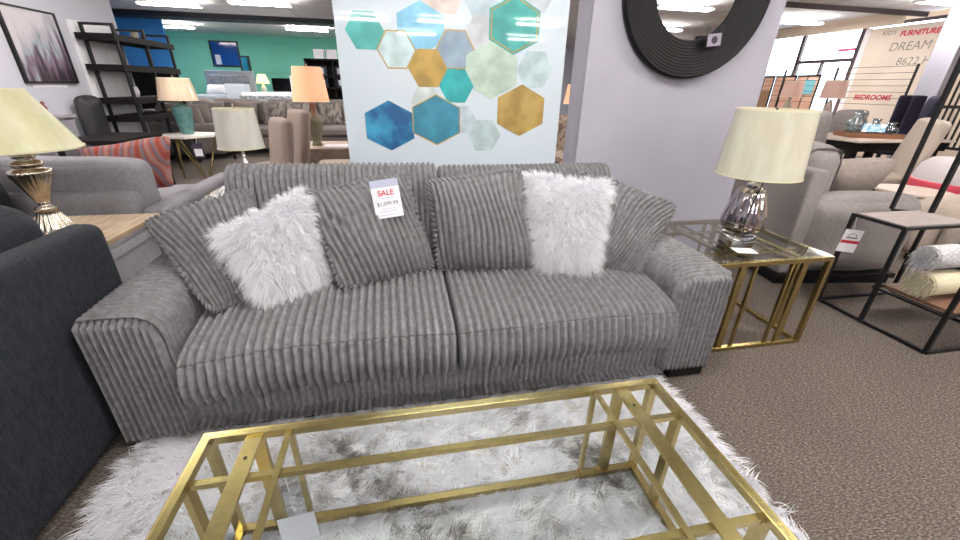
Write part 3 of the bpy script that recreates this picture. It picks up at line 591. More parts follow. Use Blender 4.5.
def plain_pillow(name, label, C, th, mt, seed=0, group=None, fringe=False):
    c = np.mean(C, 0); root = thing(name, label, 'pillow', tuple(c), 0, group); nu = nv = 30; Vs = []; Fs = []
    for sd in (1, -1):
        P, n, u, v, T, _, _ = pillow_surface(C, th, nu, nv, .06); V = P + sd * n * T[..., None]; V = V + wobble(V.reshape(-1, 3), .006, seed, 14).reshape(V.shape); Vs.append(V.reshape(-1, 3)); Fs.append(grid_faces(nu, nv, nu * nv * (0 if sd > 0 else 1), sd < 0))
    npobj('cover', np.vstack(Vs), np.vstack(Fs), mt, root, True); return root
plain_pillow('striped_pillow', 'orange, coral and lilac streaked pillow on the light grey loveseat', [(-2.20, 3.30, .90), (-1.56, 3.25, 1.0), (-1.74, 3.46, .58), (-2.24, 3.50, .56)], .14, stripe_mat('orange_streaked_fabric', ['b8574c', 'c97f70', '9a92a2', '8a8b9c', 'bd6052', 'c79a8e'], 2.2), 5)
# mirrored side table with white-shaded lamp
mt_ = thing('mirrored_table', 'mirrored silver side table behind the left end of the corduroy sofa', 'table', (-1.08, 3.2, 0))
MIR = mat('mirror_silver', 'c9ccd2', .08, 1)
obj('top', bx(B(), -1.42, -.78, 2.88, 3.5, .55, .575), MIR, mt_, True, bevel=.004); obj('drawer_front', bx(B(), -1.38, -.82, 2.91, 3.47, .40, .5495), MIR, mt_, True, bevel=.004); obj('shelf', bx(B(), -1.40, -.80, 2.9, 3.48, .12, .14), MIR, mt_, True)
for x in (-1.395, -.805):
    for y in (2.905, 3.475): obj('leg', bar(B(), (x, y, 0), (x, y, .5495), .03), MIR, mt_, True)
c = (-1.115, 3.22); z = .576
t = thing('table_lamp', 'glass lamp with white plastic-wrapped drum shade beside the sofa back', 'lamp', (*c, z))
obj('body', lathe(B(), [(.0001, 0), (.06, 0), (.065, .015), (.06, .05), (.045, .12), (.022, .22), (.012, .27), (.01, .33), (.0001, .33)], (c[0], c[1], z), 36), CHROME, t, True, smooth=True)
shade_parts(t, c, .905, 1.17, .15, .128, plastic_wrap_mat('white_wrapped_shade', 'cfcfc6', 'e0e0d8'), SILVER)
# painting on the left wall
pt = thing('wall_painting', 'black framed abstract grey and plum painting on the left wall', 'painting', (XL, 6.13, 1.66))
bm = B(); x0, x1 = XL + .001, XL + .035
for a_ in ((5.73, 5.76, 1.28, 2.05), (6.51, 6.54, 1.28, 2.05), (5.76, 6.51, 1.28, 1.30), (5.76, 6.51, 2.03, 2.05)): bx(bm, x0, x1, *a_)
obj('frame', bm, BLACK, pt, True)
def art_mat():
    M = bpy.data.materials.new('abstract_painting'); M.use_nodes = True; nt = M.node_tree; N = nt.nodes; L = nt.links; b = N['Principled BSDF']; b.inputs['Roughness'].default_value = .4
    tc = N.new('ShaderNodeTexCoord'); sp = N.new('ShaderNodeSeparateXYZ'); L.new(tc.outputs['Generated'], sp.inputs[0])
    mp = N.new('ShaderNodeMapping'); mp.inputs['Scale'].default_value = (1, 7, 1.6); L.new(tc.outputs['Generated'], mp.inputs[0]); n = N.new('ShaderNodeTexNoise'); n.inputs['Scale'].default_value = 1.1; n.inputs['Detail'].default_value = 6; L.new(mp.outputs[0], n.inputs[0])
    ad = N.new('ShaderNodeMath'); ad.operation = 'MULTIPLY_ADD'; ad.inputs[1].default_value = -.45; L.new(sp.outputs[2], ad.inputs[0]); L.new(n.outputs[0], ad.inputs[2])
    a2 = N.new('ShaderNodeMath'); a2.operation = 'MULTIPLY_ADD'; a2.inputs[1].default_value = .22; L.new(sp.outputs[1], a2.inputs[0]); L.new(ad.outputs[0], a2.inputs[2])
    r = N.new('ShaderNodeValToRGB'); E = r.color_ramp.elements; E[0].position = .2; E[0].color = srgb('bcb8be'); E[1].position = .62; E[1].color = srgb('2b2129')
    for p_, c_ in ((.34, 'a8a2ac'), (.41, '8b9a9e'), (.46, '76687a'), (.53, '584858')): e = E.new(p_); e.color = srgb(c_)
    L.new(a2.outputs[0], r.inputs[0]); L.new(r.outputs[0], b.inputs['Base Color']); return M
obj('canvas', bx(B(), XL + .001, XL + .025, 5.76, 6.51, 1.30, 2.03), art_mat(), pt, True)
obj('price_strip', bx(B(), XL + .001, XL + .006, 5.82, 6.35, 1.235, 1.262), PAPER, pt, True)
# white panelled door beyond, behind the ladder shelf
dr = struct('door_1', bx(B(), XL + .001, XL + .04, 6.75, 7.70, 0, 2.02), WHITE)
for a_ in (6.82, 7.28): obj('door_panel', bx(B(), XL + .041, XL + .05, a_, a_ + .36, .2, 1.9), WHITE, dr, bevel=.01)
# tall black shelf divider
ls = thing('ladder_shelf', 'tall black open shelf unit by the left wall with thick shelves', 'shelf', (-3.75, 7.4, 0))
xA, xB = -3.93, -3.58
for y in (6.8, 7.5, 8.2):
    for x in (xA, xB): obj('upright', bar(B(), (x, y, 0), (x, y, 2.0), .035), BLACK, ls, True)
    obj('top_rail', bar(B(), (xA, y, 1.985), (xB, y, 1.985), .03), BLACK, ls, True)
for zz in (.45, .80, 1.03, 1.44, 1.80): obj('shelf_board', bx(B(), xA - .06, xB + .03, 6.72, 8.28, zz, zz + .078), BLACKW, ls, True)
for x, y, zz, r, h, cl, lb in ((-3.75, 7.2, 1.1085, .05, .14, 'd8d6da', 'white vase on the ladder shelf nearest the left wall'), (-3.72, 7.9, .8785, .12, .03, 'c9a85a', 'gold tray on the lower ladder shelf board'), (-3.74, 7.6, 1.8785, .05, .13, 'b9b6a0', 'cream ornament on the top board of the ladder shelf')):
    tagp(obj('shelf_ornament', lathe(B(), [(.0001, 0), (r * .6, 0), (r, h * .5), (r * .7, h * .9), (r * .75, h), (.0001, h)], (x, y, zz), 20), mat('ornament_' + cl, cl, .4), None, smooth=True), lb, 'ornament', 'ornaments on the ladder shelf')
kb = thing('black_cabinet', 'black cabinet seen through the ladder shelf against the blue wall', 'cabinet', (-5.3, 11.2, 0))
obj('body', bx(B(), -5.75, -4.95, 11.0, 11.4, 0, 1.62), BLACKW, kb, True, bevel=.01); obj('door', bx(B(), -5.72, -4.98, 10.985, 10.9995, .06, 1.56), BLACKW, kb, True, bevel=.004)
# leather lounge chair, chest, stool
bc = thing('leather_chair', 'dark leather chair in front of the ladder shelf', 'chair', (-3.55, 6.1, 0))
LEA = mat('dark_leather', '2c2c30', .35)
soft('backrest', (-4.0, -3.88, 6.25, 6.62, .5, 1.12), LEA, bc, True, r=.05, crown=.03); soft('seat', (-3.87, -3.45, 6.2, 6.62, .38, .52), LEA, bc, True, r=.05, crown=.02)
for y in (6.25, 6.57):
    for x in (-3.92, -3.5): obj('leg', bar(B(), (x, y, 0), (x, y, .42), .03), BLACK, bc, True)
cs = thing('grey_chest', 'small grey drawer chest below the abstract painting', 'chest', (-3.8, 5.4, 0))
CHG = mat('aged_grey_wood', '77747c', .6, col2='8a878e', scale=12, stretch=(1, 1, 4))
obj('body', bx(B(), -4.03, -3.66, 4.95, 5.65, .08, .93), CHG, cs, True, bevel=.006); obj('top', bx(B(), -4.04, -3.64, 4.92, 5.68, .9305, .96), CHG, cs, True, bevel=.005)
for k in range(3): d_ = obj('drawer', bx(B(), -3.6595, -3.645, 4.98, 5.62, .13 + k * .265, .37 + k * .265), CHG, cs, True, bevel=.004); obj('knob', cyl(B(), (-3.645, 5.3, .25 + k * .265), (-3.625, 5.3, .25 + k * .265), .014), BLACK, d_, True)
for y in (4.99, 5.6): obj('foot', bx(B(), -4.0, -3.68, y - .03, y + .03, 0, .0795), CHG, cs, True)
tagp(obj('figurine', lathe(B(), [(.0001, 0), (.03, 0), (.02, .03), (.028, .08), (.012, .11), (.02, .13), (.0001, .15)], (-3.8, 5.5, .9605), 16), mat('dark_red_glaze', '6b2f30', .4), None, smooth=True), 'small dark red figurine on the grey drawer chest', 'figurine')
st = thing('black_console', 'low black desk between the grey chest and the leather chair', 'table', (-3.4, 5.6, 0))
obj('top', bx(B(), -3.55, -2.95, 5.05, 5.95, .70, .74), BLACKW, st, True)
for x in (-3.52, -2.98):
    for y in (5.08, 5.92): obj('leg', bar(B(), (x, y, 0), (x, y, .6995), .04), BLACKW, st, True)

# sectional
sc = thing('sectional_sofa', 'long taupe sectional sofa with many patterned cushions in the background', 'sofa', (-2.6, 9, 0))
soft('back', (-4.9, .4, 10.1, 10.4, .1, .93), TAUPE, sc, True, r=.08, crown=.01, seed=31); soft('seat_base', (-4.9, .4, 9.1, 10.08, .1, .34), TAUPE, sc, True, r=.03, crown=0)
for k in range(5): soft('seat_cushion', (-4.88 + k * 1.05, -3.86 + k * 1.05, 9.05, 10.0, .345, .52), TAUPE, sc, True, r=.05, crown=.02, seed=33 + k)
for k in range(5): soft('back_cushion', (-4.86 + k * 1.05, -3.86 + k * 1.05, 9.86, 10.15, .525, 1.0), TAUPE, sc, True, r=.09, crown=.03, seed=40 + k, wob=.012)
soft('side_seat', (-4.3, -3.2, 8.62, 9.04, .1, .48), TAUPE, sc, True, r=.05, crown=.02, seed=50); soft('side_back', (-4.6, -4.32, 8.62, 9.04, .1, .85), TAUPE, sc, True, r=.08, crown=.01, seed=51); soft('side_arm', (-4.6, -3.2, 8.38, 8.6, .1, .64), TAUPE, sc, True, r=.07, crown=.01, seed=52)
soft('side_cushion', (-4.31, -4.12, 8.64, 9.04, .485, .95), TAUPE, sc, True, r=.08, crown=.03, seed=54)
for x in (-4.8, .3):
    for y in (9.2, 10.3): obj('foot', cyl(B(), (x, y, 0), (x, y, .1), .03), BLACKW, sc, True)
for x in (-4.2, -3.1): obj('foot', cyl(B(), (x, 8.5, 0), (x, 8.5, .1), .03), BLACKW, sc, True)
PAT = mat('grey_brushstroke_print', '5b5553', .9, col2='8f8883', scale=7, stretch=(2.2, 1, 1), lo=.42, hi=.56); TAUP2 = mat('plain_taupe_pillow', '766d69', .9)
plc = [(-4.35, PAT, 'brushstroke pillow at the far left of the sectional back'), (-3.75, TAUP2, 'plain taupe pillow left of the wrapped white lamp'), (-3.12, TAUP2, 'plain taupe pillow just right of the white lamp shade'), (-2.55, PAT, 'brushstroke pillow on the sectional above the nearer dining chair'), (-2.08, PAT, 'brushstroke pillow above the two pale chairs'), (-1.42, PAT, 'brushstroke pillow just right of the orange lamp'), (-.95, PAT, 'brushstroke pillow beside the hexagon print edge')]
for x, m_, lb in plc:
    plain_pillow('sectional_pillow', lb, [(x - .25, 9.72, 1.0), (x + .24, 9.76, .98), (x + .26, 9.5, .54), (x - .22, 9.48, .55)], .14, m_, int(abs(x) * 10), 'pillows along the sectional')
for k, (y, lb) in enumerate(((8.62, 'taupe pillow on the sectional arm end, behind the teal lamp'), (9.05, 'taupe pillow farther back on the sectional side seat'))):
    plain_pillow('sectional_pillow', lb, [(-4.1, y, .96), (-3.66, y + .25, .95), (-3.58, y + .2, .54), (-4.02, y, .54)], .14, TAUP2, 60 + k, 'pillows along the sectional')
# teal lamp on marble table
tt = thing('marble_side_table', 'pale marble topped side table with crossed gold legs', 'table', (-3.05, 6.85, 0))
MARB = mat('pale_marble', 'cdc6c2', .3, col2='dcd7d2', scale=4)
bm = B(); cyl(bm, (-3.05, 6.85, .595), (-3.05, 6.85, .625), .38, n=6); obj('top', bm, MARB, tt, True)
for k in range(3):
    a0 = k * 2 * PI / 3 + .4; rails('leg', [((-3.05 + .33 * math.cos(a0), 6.85 + .33 * math.sin(a0), .5945), (-3.05 + .2 * math.cos(a0 + .9), 6.85 + .2 * math.sin(a0 + .9), 0)), ((-3.05 + .33 * math.cos(a0), 6.85 + .33 * math.sin(a0), .5945), (-3.05 + .2 * math.cos(a0 - .9), 6.85 + .2 * math.sin(a0 - .9), 0))], .016, GOLD, tt, True)
c = (-3.06, 6.86); z = .6255
t = thing('table_lamp', 'teal ceramic jar lamp with beige shade on the marble side table', 'lamp', (*c, z))
obj('jar', lathe(B(), [(.0001, 0), (.072, 0), (.08, .02), (.10, .14), (.122, .28), (.125, .34), (.11, .39), (.07, .41), (.03, .415), (.02, .45), (.0001, .45)], (c[0], c[1], z), 36), mat('teal_crackle_glaze', '3f6e70', .4, col2='5f8884', scale=14), t, True, smooth=True)
shade_parts(t, c, 1.085, 1.375, .245, .195, plastic_wrap_mat('beige_wrapped_shade', 'd5bda2', 'e2cdb2'), SILVER)
tg = thing('price_tag', 'small white price tag hanging under the marble side table', 'price tag', (-2.85, 6.56, .44))
obj('card', bx(B(), -2.88, -2.78, 6.50, 6.504, .36, .46), PAPER, tg, True); obj('backing', bx(B(), -2.90, -2.76, 6.505, 6.508, .33, .54), mat('dark_plum_card', '3c3444', .7), tg, True)
obj('string', bar(B(), (-2.83, 6.506, .54), (-2.85, 6.58, .594), .003), PAPER, tg, True)
# orange lamp on wooden table
wt = thing('wood_side_table', 'square washed wood side table carrying the orange shaded lamp', 'table', (-1.0, 5.7, 0))
WASH = mat('washed_wood', '98877c', .6, col2='b3a294', scale=8, stretch=(1, 8, 1))
obj('top', bx(B(), -1.38, -.45, 5.3, 6.05, .575, .615), WASH, wt, True, bevel=.004); obj('body', bx(B(), -1.34, -.49, 5.34, 6.01, .0, .5745), WASH, wt, True)
c = (-1.04, 5.62); z = .6155
t = thing('table_lamp', 'olive bottle lamp with glowing orange shade on the washed wood table', 'lamp', (*c, z))
obj('bottle', lathe(B(), [(.0001, 0), (.065, 0), (.06, .03), (.052, .04), (.07, .12), (.098, .24), (.10, .29), (.085, .35), (.05, .41), (.035, .46), (.035, .50), (.0001, .5)], (c[0], c[1], z), 36), mat('olive_glaze', '5f5c4c', .3, col2='77725e', scale=9), t, True, smooth=True)
shade_parts(t, c, 1.135, 1.52, .215, .165, mat('orange_lit_shade', 'e0a284', .7, emit=.5, ecol='f09a74'), SILVER)
tagp(obj('book', bx(B(), -.93, -.5, 5.36, 5.62, .6155, .63), PAPER, None), 'open white booklet lying on the washed wood side table', 'book')
# upholstered beige ottoman in front of the wooden table
ob = thing('beige_bench', 'beige padded bench just behind the corduroy sofa back', 'bench', (-.75, 4.6, 0))
soft('seat', (-.86, -.3, 4.05, 4.6, .32, .60), mat('cream_woven_fabric', 'b5a598', .9, col2='9d8f84', scale=60), ob, True, r=.05, crown=.02)
for x in (-.82, -.34):
    for y in (4.1, 4.55): obj('leg', bar(B(), (x, y, 0), (x, y, .325), .03), OAK, ob, True)
# pale parsons chairs
for (x, y, rz, lb, hh) in ((-1.25, 4.42, .55, 'nearer pale pink-beige upholstered dining chair with rolled top behind the sofa', 1.0), (-1.20, 4.98, .55, 'farther pale upholstered chair tucked between the nearer one and the lamp', 1.05)):
    t = thing('parsons_chair', lb, 'chair', (x - .1, y, 0), rz, 'pale upholstered dining chairs')
    M = Matrix.Translation((.14, 0, .42)) @ Matrix.Rotation(math.radians(9), 4, 'Y')
    soft('backrest', (-.06, .05, -.24, .24, 0, hh - .40), PINKB, t, r=.05, crown=.01, M=M); soft('seat', (-.36, .12, -.23, .23, .36, .50), PINKB, t, r=.05, crown=.02)
    for px, py in ((-.32, -.19), (-.32, .19), (.08, -.19), (.08, .19)): obj('leg', bar(B(), (px, py, 0), (px, py, .37), .035), BLACKW, t)
# patterned chair and orange lamp glimpsed between the print and the pier
pc = thing('patterned_armchair', 'beige patterned armchair glimpsed between the hexagon print and the grey pier', 'armchair', (2.6, 5.9, 0))
PAT2 = mat('beige_floral_fabric', 'a39285', .9, col2='6f5f58', scale=18, lo=.45, hi=.58)
soft('seat', (2.2, 3.0, 5.5, 6.2, .12, .45), PAT2, pc, True, r=.05, crown=.02); soft('backrest', (2.2, 3.0, 6.21, 6.4, .12, .95), PAT2, pc, True, r=.07, crown=.02)
for x in (2.27, 2.93):
    for y in (5.57, 6.3): obj('leg', cyl(B(), (x, y, 0), (x, y, .13), .02), BLACKW, pc, True)
lt2 = thing('narrow_table', 'narrow dark table carrying the orange lamp behind the patterned armchair', 'table', (3.15, 7.2, 0))
obj('top', bx(B(), 2.9, 3.4, 6.95, 7.45, .72, .75), BLACKW, lt2, True)
for x in (2.93, 3.37):
    for y in (6.98, 7.42): obj('leg', bar(B(), (x, y, 0), (x, y, .7195), .04), BLACKW, lt2, True)
t = thing('table_lamp', 'lamp with orange shade glimpsed between the hexagon print and the pier', 'lamp', (3.12, 7.2, .75))
obj('body', lathe(B(), [(.0001, .7505), (.07, .7505), (.09, .85), (.04, 1.0), (.015, 1.08), (.0001, 1.09)], (3.12, 7.2, 0), 24), BEIGE, t, True, smooth=True); shade_parts(t, (3.12, 7.2), 1.1, 1.42, .2, .15, MATS['orange_lit_shade'], SILVER)
# far wall furniture
WB = mat('pale_blue_white', 'cfd9e4', .5)
tm = thing('wall_mirror', 'dark framed mirror with blue-coloured glass hung on the mint wall', 'mirror', (-5.75, YF - .05, 2.3))
bm = B(); a_ = (-6.66, -5.68, 1.86, 2.72); fw_ = .05; y0, y1 = YF - .05, YF - .001
bx(bm, a_[0], a_[1], y0, y1, a_[2], a_[2] + fw_); bx(bm, a_[0], a_[1], y0, y1, a_[3] - fw_, a_[3]); bx(bm, a_[0], a_[0] + fw_, y0, y1, a_[2] + fw_, a_[3] - fw_); bx(bm, a_[1] - fw_, a_[1], y0, y1, a_[2] + fw_, a_[3] - fw_); obj('frame', bm, BLACK, tm, True)
obj('glass', bx(B(), a_[0] + fw_, a_[1] - fw_, y0 + .02, y1, a_[2] + fw_, a_[3] - fw_), mat('deep_blue_glass', '1d4f9e', .1), tm, True); obj('tag', bx(B(), a_[0] + .12, a_[0] + .3, y0 + .01, y0 + .019, a_[2] + .08, a_[2] + .4), PAPER, tm, True)  # the blue is set as the glass colour, not mirrored
fm = thing('floor_mirror', 'tall narrow black framed mirror leaning beside the silver headboard', 'mirror', (-5.2, 17.3, 0))
bm = B(); a_ = (-5.42, -5.08, .1, 2.2); y0, y1 = 17.25, 17.3; fw_ = .05
bx(bm, a_[0], a_[1], y0, y1, a_[2], a_[2] + fw_); bx(bm, a_[0], a_[1], y0, y1, a_[3] - fw_, a_[3]); bx(bm, a_[0], a_[0] + fw_, y0, y1, a_[2] + fw_, a_[3] - fw_); bx(bm, a_[1] - fw_, a_[1], y0, y1, a_[2] + fw_, a_[3] - fw_); bx(bm, -5.3, -5.2, 17.3, 17.6, 0, .1); obj('frame', bm, BLACK, fm, True)
obj('glass', bx(B(), a_[0] + fw_, a_[1] - fw_, y0 + .02, y1, a_[2] + fw_, a_[3] - fw_), mat('green_tinted_mirror', '9cc8a8', .05, 1), fm, True)
bd = thing('silver_bed', 'pale bed with a tufted silver headboard against the mint wall', 'bed', (-5.3, 15, 0))
obj('headboard_frame', bx(B(), -6.0, -4.55, 15.55, 15.66, .1, 1.68), mat('silver_frame', 'b4b8bd', .4, .3), bd, True, bevel=.02)
soft('headboard_padding', (-5.85, -4.7, 15.46, 15.56, .8, 1.55), mat('grey_tufted_panel', '77797e', .5, col2='9a9ca2', scale=12), bd, True, r=.03, crown=.0)
soft('mattress', (-6.0, -4.55, 13.9, 15.45, .45, .98), WB, bd, True, r=.06, crown=.02); obj('bed_rail', bx(B(), -6.02, -4.53, 13.85, 15.5, 0, .45), WB, bd, True)
for x, lb in ((-5.62, 'left pillow of the silver bed'), (-4.95, 'right pillow of the silver bed')):
    plain_pillow('bed_pillow', lb, [(x - .3, 15.35, 1.25), (x + .3, 15.35, 1.25), (x + .3, 15.1, 1.0), (x - .3, 15.1, 1.0)], .15, WHITE, 2, 'pillows on the silver bed')
cw = thing('white_cabinet', 'plain white cabinet in front of the silver bed', 'cabinet', (-4.35, 13.3, 0)); obj('body', bx(B(), -4.6, -4.1, 13.0, 13.5, 0, 1.3), WB, cw, True, bevel=.01); obj('door', bx(B(), -4.58, -4.12, 12.985, 12.9995, .05, 1.25), WB, cw, True, bevel=.004)
wd = thing('white_bed', 'white bed with a dark patterned blanket before the mint wall', 'bed', (-3.5, 13.5, 0))
soft('mattress', (-4.05, -2.75, 12.4, 14.4, .4, 1.10), WHITE, wd, True, r=.05, crown=.01); obj('bed_rail', bx(B(), -4.07, -2.73, 12.38, 14.42, 0, .4), WB, wd, True); obj('blanket', bx(B(), -4.06, -2.74, 12.37, 12.6, .95, 1.02), mat('dark_checked_blanket', '3c4350', .9, col2='c4ccd4', scale=20), wd, True)
tv = thing('black_screen', 'black television on the white dresser by the mint wall', 'television', (-4.0, 16.6, 0)); obj('screen', bx(B(), -4.3, -3.4, 16.6, 16.66, 1.06, 1.50), mat('screen_black', '0b0b10', .15), tv, True); obj('stand', bx(B(), -3.95, -3.75, 16.55, 16.7, 1.0, 1.0595), BLACK, tv, True)
ds = thing('white_dresser', 'long white dresser under the television', 'dresser', (-4.1, 16.6, 0)); obj('body', bx(B(), -5.0, -2.6, 16.4, 16.9, 0, .9995), WB, ds, True, bevel=.01)
for k in range(3): obj('drawer', bx(B(), -4.95 + k * .79, -4.2 + k * .79, 16.38, 16.3995, .55, .95), WHITE, ds, True, bevel=.004)
bxm = thing('white_box', 'tall white boxed headboard standing right of the television', 'box', (-3.1, 15.6, 0)); obj('carton', bx(B(), -3.45, -2.75, 15.5, 15.7, 0, 1.58), WHITE, bxm, True, bevel=.01)
t = thing('table_lamp', 'tiny glowing lamp beside the television against the mint wall', 'lamp', (-4.6, 16.6, 1)); obj('body', lathe(B(), [(.0001, 1.0), (.06, 1.0), (.09, 1.15), (.03, 1.3), (.0001, 1.3)], (-4.6, 16.6, 0), 20), WHITE, t, True, smooth=True)
shade_parts(t, (-4.6, 16.6), 1.32, 1.62, .22, .12, mat('warm_lit_shade', 'f0e4a8', .7, emit=1.0, ecol='f6e69a'), SILVER)
bs = thing('display_shelf', 'black open display shelf at the far wall left of the hexagon print', 'shelf', (-1.9, 13.1, 0))
for x in (-2.45, -1.72, -1.0): obj('upright', bx(B(), x, x + .04, 13.0, 13.4, 0, 1.98), BLACKW, bs, True)
for zz in (.5, .9, 1.22, 1.52, 1.94): obj('shelf_board', bx(B(), -2.41, -.96, 13.01, 13.39, zz, zz + .04), BLACKW, bs, True)
obj('back_panel', bx(B(), -2.45, -.96, 13.4, 13.42, 0, 1.98), BLACKW, bs, True)
for x, zz, lb, nm in ((-2.05, 1.981, 'left white box on top of the far black shelf', 'storage_box'), (-1.72, 1.981, 'right white box on top of the far black shelf', 'storage_box')):
    tagp(obj(nm, bx(B(), x - .13, x + .13, 13.05, 13.3, zz, zz + .23), PAPER, None, bevel=.006), lb, 'box', 'white boxes on the far shelf')
for x, zz, lb in ((-2.1, 1.561, 'blue and white print in the top left bay of the far shelf'), (-1.5, 1.561, 'pink and white print in the top right bay of the far shelf'), (-2.1, 1.261, 'small pale print in the second left bay of the far shelf'), (-1.5, 1.261, 'small pale print in the second right bay of the far shelf')):
    t = thing('framed_print', lb, 'picture', (x, 13.2, zz), 0, 'prints on the far shelf'); obj('frame', bx(B(), x - .2, x + .2, 13.15, 13.165, zz, zz + .24), mat('navy_frame', '20243a', .4), t, True); obj('print', bx(B(), x - .12, x + .12, 13.142, 13.1495, zz + .05, zz + .19), mat('pale_print', 'aab4cc', .5, col2='e0dce4', scale=5), t, True)

# ================================================================== HEXAGON PRINT
HX = [(.259, 1.734, .102, 0, 'b9aea8', 0), (.776, 1.795, .097, 0, 'a3abb2', 0), (.475, 1.745, .094, 0, '98aab4', 0), (.487, 1.594, .106, 0, 'a8aeb2', 0), (-.14, 1.588, .099, 0, '4a9b97', 0), (.148, 1.612, .133, 1, '74abc8', 0), (.015, 1.506, .104, 0, 'a9bfc2', 1), (.331, 1.517, .109, 0, '788c9c', 1),
      (.164, 1.25, .09, 0, 'b4c0c0', 0), (.366, 1.159, .085, 0, 'a9b9c4', 0), (.537, 1.419, .161, 1, '9cb0a4', 0), (.659, 1.645, .156, 1, '348682', 2), (.179, 1.422, .108, 0, 'ae9048', 3), (.336, 1.337, .099, 0, '1e8f92', 0), (.791, 1.43, .109, 0, '9fb4b8', 0), (.721, 1.211, .155, 1, 'a98f50', 3), (-.046, 1.123, .146, 1, '0f4f7e', 4), (.219, 1.155, .150, 1, '2a6f86', 1), (.502, 1.071, .101, 0, 'a0b4b8', 0)]
hp = thing('hexagon_print', 'large white acrylic wall print of teal, blue and gold hexagons', 'wall art', (.34, 2.46, 1.5))
mats = [mat('print_white', 'c5d2dc', .35, coat=1)]; bm = B(); ya, yb = 2.446, 2.470; bx(bm, -.287, .967, ya, yb, .80, 2.15)
GLEAF = mat('gold_leaf', 'b0903f', .5, col2='8f7430', scale=40, lo=.45, hi=.6, coat=1)
for k, (x, zz, r, pt_, cl, st_) in enumerate(HX):
    c2 = {3: '8b7238', 4: '3a92b8'}.get(st_) or ''.join('%02x' % min(255, int(int(cl[i:i + 2], 16) * 1.12 + 6)) for i in (0, 2, 4))
    mats.append(mat('print_ink_%d' % k, cl, .35, col2=c2, scale=10 if st_ != 4 else 7, lo=.4, hi=.62, coat=1)); mi = len(mats) - 1; off = PI / 6 if pt_ else 0; yy = ya - .0004 - k * .00012; R = r * (1.06 if pt_ else 1); vz = .87 if pt_ else 1
    vs = [bm.verts.new((x + R * math.cos(off + i * PI / 3), yy, zz + vz * R * math.sin(off + i * PI / 3))) for i in range(6)]; f = bm.faces.new(vs); f.material_index = mi
    if st_ in (1, 2):
        w2 = R - (.006 if st_ == 1 else .009); rr = R if st_ == 1 else R * .93; w2 = rr - .007
        o_ = [bm.verts.new((x + rr * math.cos(off + i * PI / 3), yy - .00006, zz + vz * rr * math.sin(off + i * PI / 3))) for i in range(6)]; i_ = [bm.verts.new((x + w2 * math.cos(off + i * PI / 3), yy - .00006, zz + vz * w2 * math.sin(off + i * PI / 3))) for i in range(6)]
        for i in range(6): bm.faces.new((o_[i], o_[(i + 1) % 6], i_[(i + 1) % 6], i_[i])).material_index = 1
mats.insert(1, GLEAF)
for f in bm.faces:
    if f.material_index >= 1 and len(f.verts) == 6: f.material_index += 1
obj('print_panel', bm, mats, hp, True)

# ================================================================== ROUND MIRROR ON THE PIER
rm = thing('round_mirror', 'round mirror in a wide black ribbed frame on the grey pier', 'mirror', (1.73, 2.449, 1.875))
prof = []; Ro, Ri = .465, .262; nr = 12
for k in range(nr * 4 + 1):
    t_ = k / (nr * 4); r = Ri + (Ro - Ri) * t_; dep = .018 + .032 * t_ + .004 * abs(math.sin(PI * t_ * nr)); prof.append((r, dep))
prof += [(Ro + .004, .03), (Ro, .001), (Ri, .001)]
bm = lathe(B(), prof, (0, 0, 0), 112, closed=True); place(bm, Matrix.Translation((1.73, 2.449, 1.875)) @ Matrix.Rotation(PI / 2, 4, 'X')); obj('frame', bm, mat('black_ribbed_frame', '0a090c', .6, spec=.3), rm, True, smooth=True)
bm = cyl(B(), (1.73, 2.447, 1.875), (1.73, 2.437, 1.875), .27, n=96); obj('mirror_glass', bm, mat('mirror_glass', 'f2f2f4', .01, 1), rm, True)
t = thing('mirror_tag', 'clear plastic tag with a dark emblem hanging on the round mirror', 'price tag', (1.86, 2.38, 1.63))
M = frame_from((1.86, 2.383, 1.632), (1, 0, .12), (-.05, 0, 1)); obj('sleeve', place(bx(B(), -.06, .06, -.001, .001, -.055, .06), M), PLASTIC, t, True)
bm = B(); bx(bm, -.042, .048, -.002, -.0012, -.05, .015); place(bm, M); obj('card', bm, mat('grey_violet_card', '8f8998', .5), t, True)
bm = B(); cyl(bm, (0.004, -.0022, -.018), (0.004, -.003, -.018), .02, n=20); place(bm, M); obj('emblem', bm, mat('dark_emblem', '2e2630', .5), t, True)

# ================================================================== RIGHT SIDE
# warm grey sofa beyond end table
gs = thing('grey_sofa', 'warm grey sofa on a black plinth behind the gold end table', 'sofa', (2.75, 2.235, 0), math.radians(-8))
soft('back', (0, .13, 0, 1.75, .09, .865), GREIGE, gs, r=.025, crown=0, n=20, seed=61, wob=.002); 
soft('arm', (.132, .99, .0, .25, .09, .675), GREIGE, gs, r=.11, crown=.02, n=22, seed=62, wob=.006); soft('arm', (.132, .98, 1.51, 1.75, .09, .66), GREIGE, gs, r=.10, crown=.02, seed=63)
soft('seat_base', (.132, .93, .255, 1.5, .09, .30), GREIGE, gs, r=.03, crown=0); soft('seat_cushion', (.24, 1.0, .25, .87, .305, .47), GREIGE, gs, r=.05, crown=.02, seed=64); soft('seat_cushion', (.24, 1.0, .88, 1.5, .305, .47), GREIGE, gs, r=.05, crown=.02, seed=65)
for y0, y1 in ((.20, .85), (.87, 1.5)):
    q = soft('back_cushion', (.10, .40, y0, y1, .475, .985), GREIGE, gs, r=.09, crown=.03, seed=66, wob=.004)
    bm = B(); pts = []
    for k in range(24):
        a_ = k / 24 * 2 * PI; ex, ez = math.copysign(abs(math.cos(a_)) ** .45, math.cos(a_)), math.copysign(abs(math.sin(a_)) ** .45, math.sin(a_)); pts.append((.25 + .14 * ex, y0 + .022, .732 + .25 * ez))
    for p_, q_ in zip(pts, pts[1:] + pts[:1]): cyl(bm, p_, q_, .006, n=8)
    obj('piping', bm, mat('dark_piping', '5e5858', .8), q)
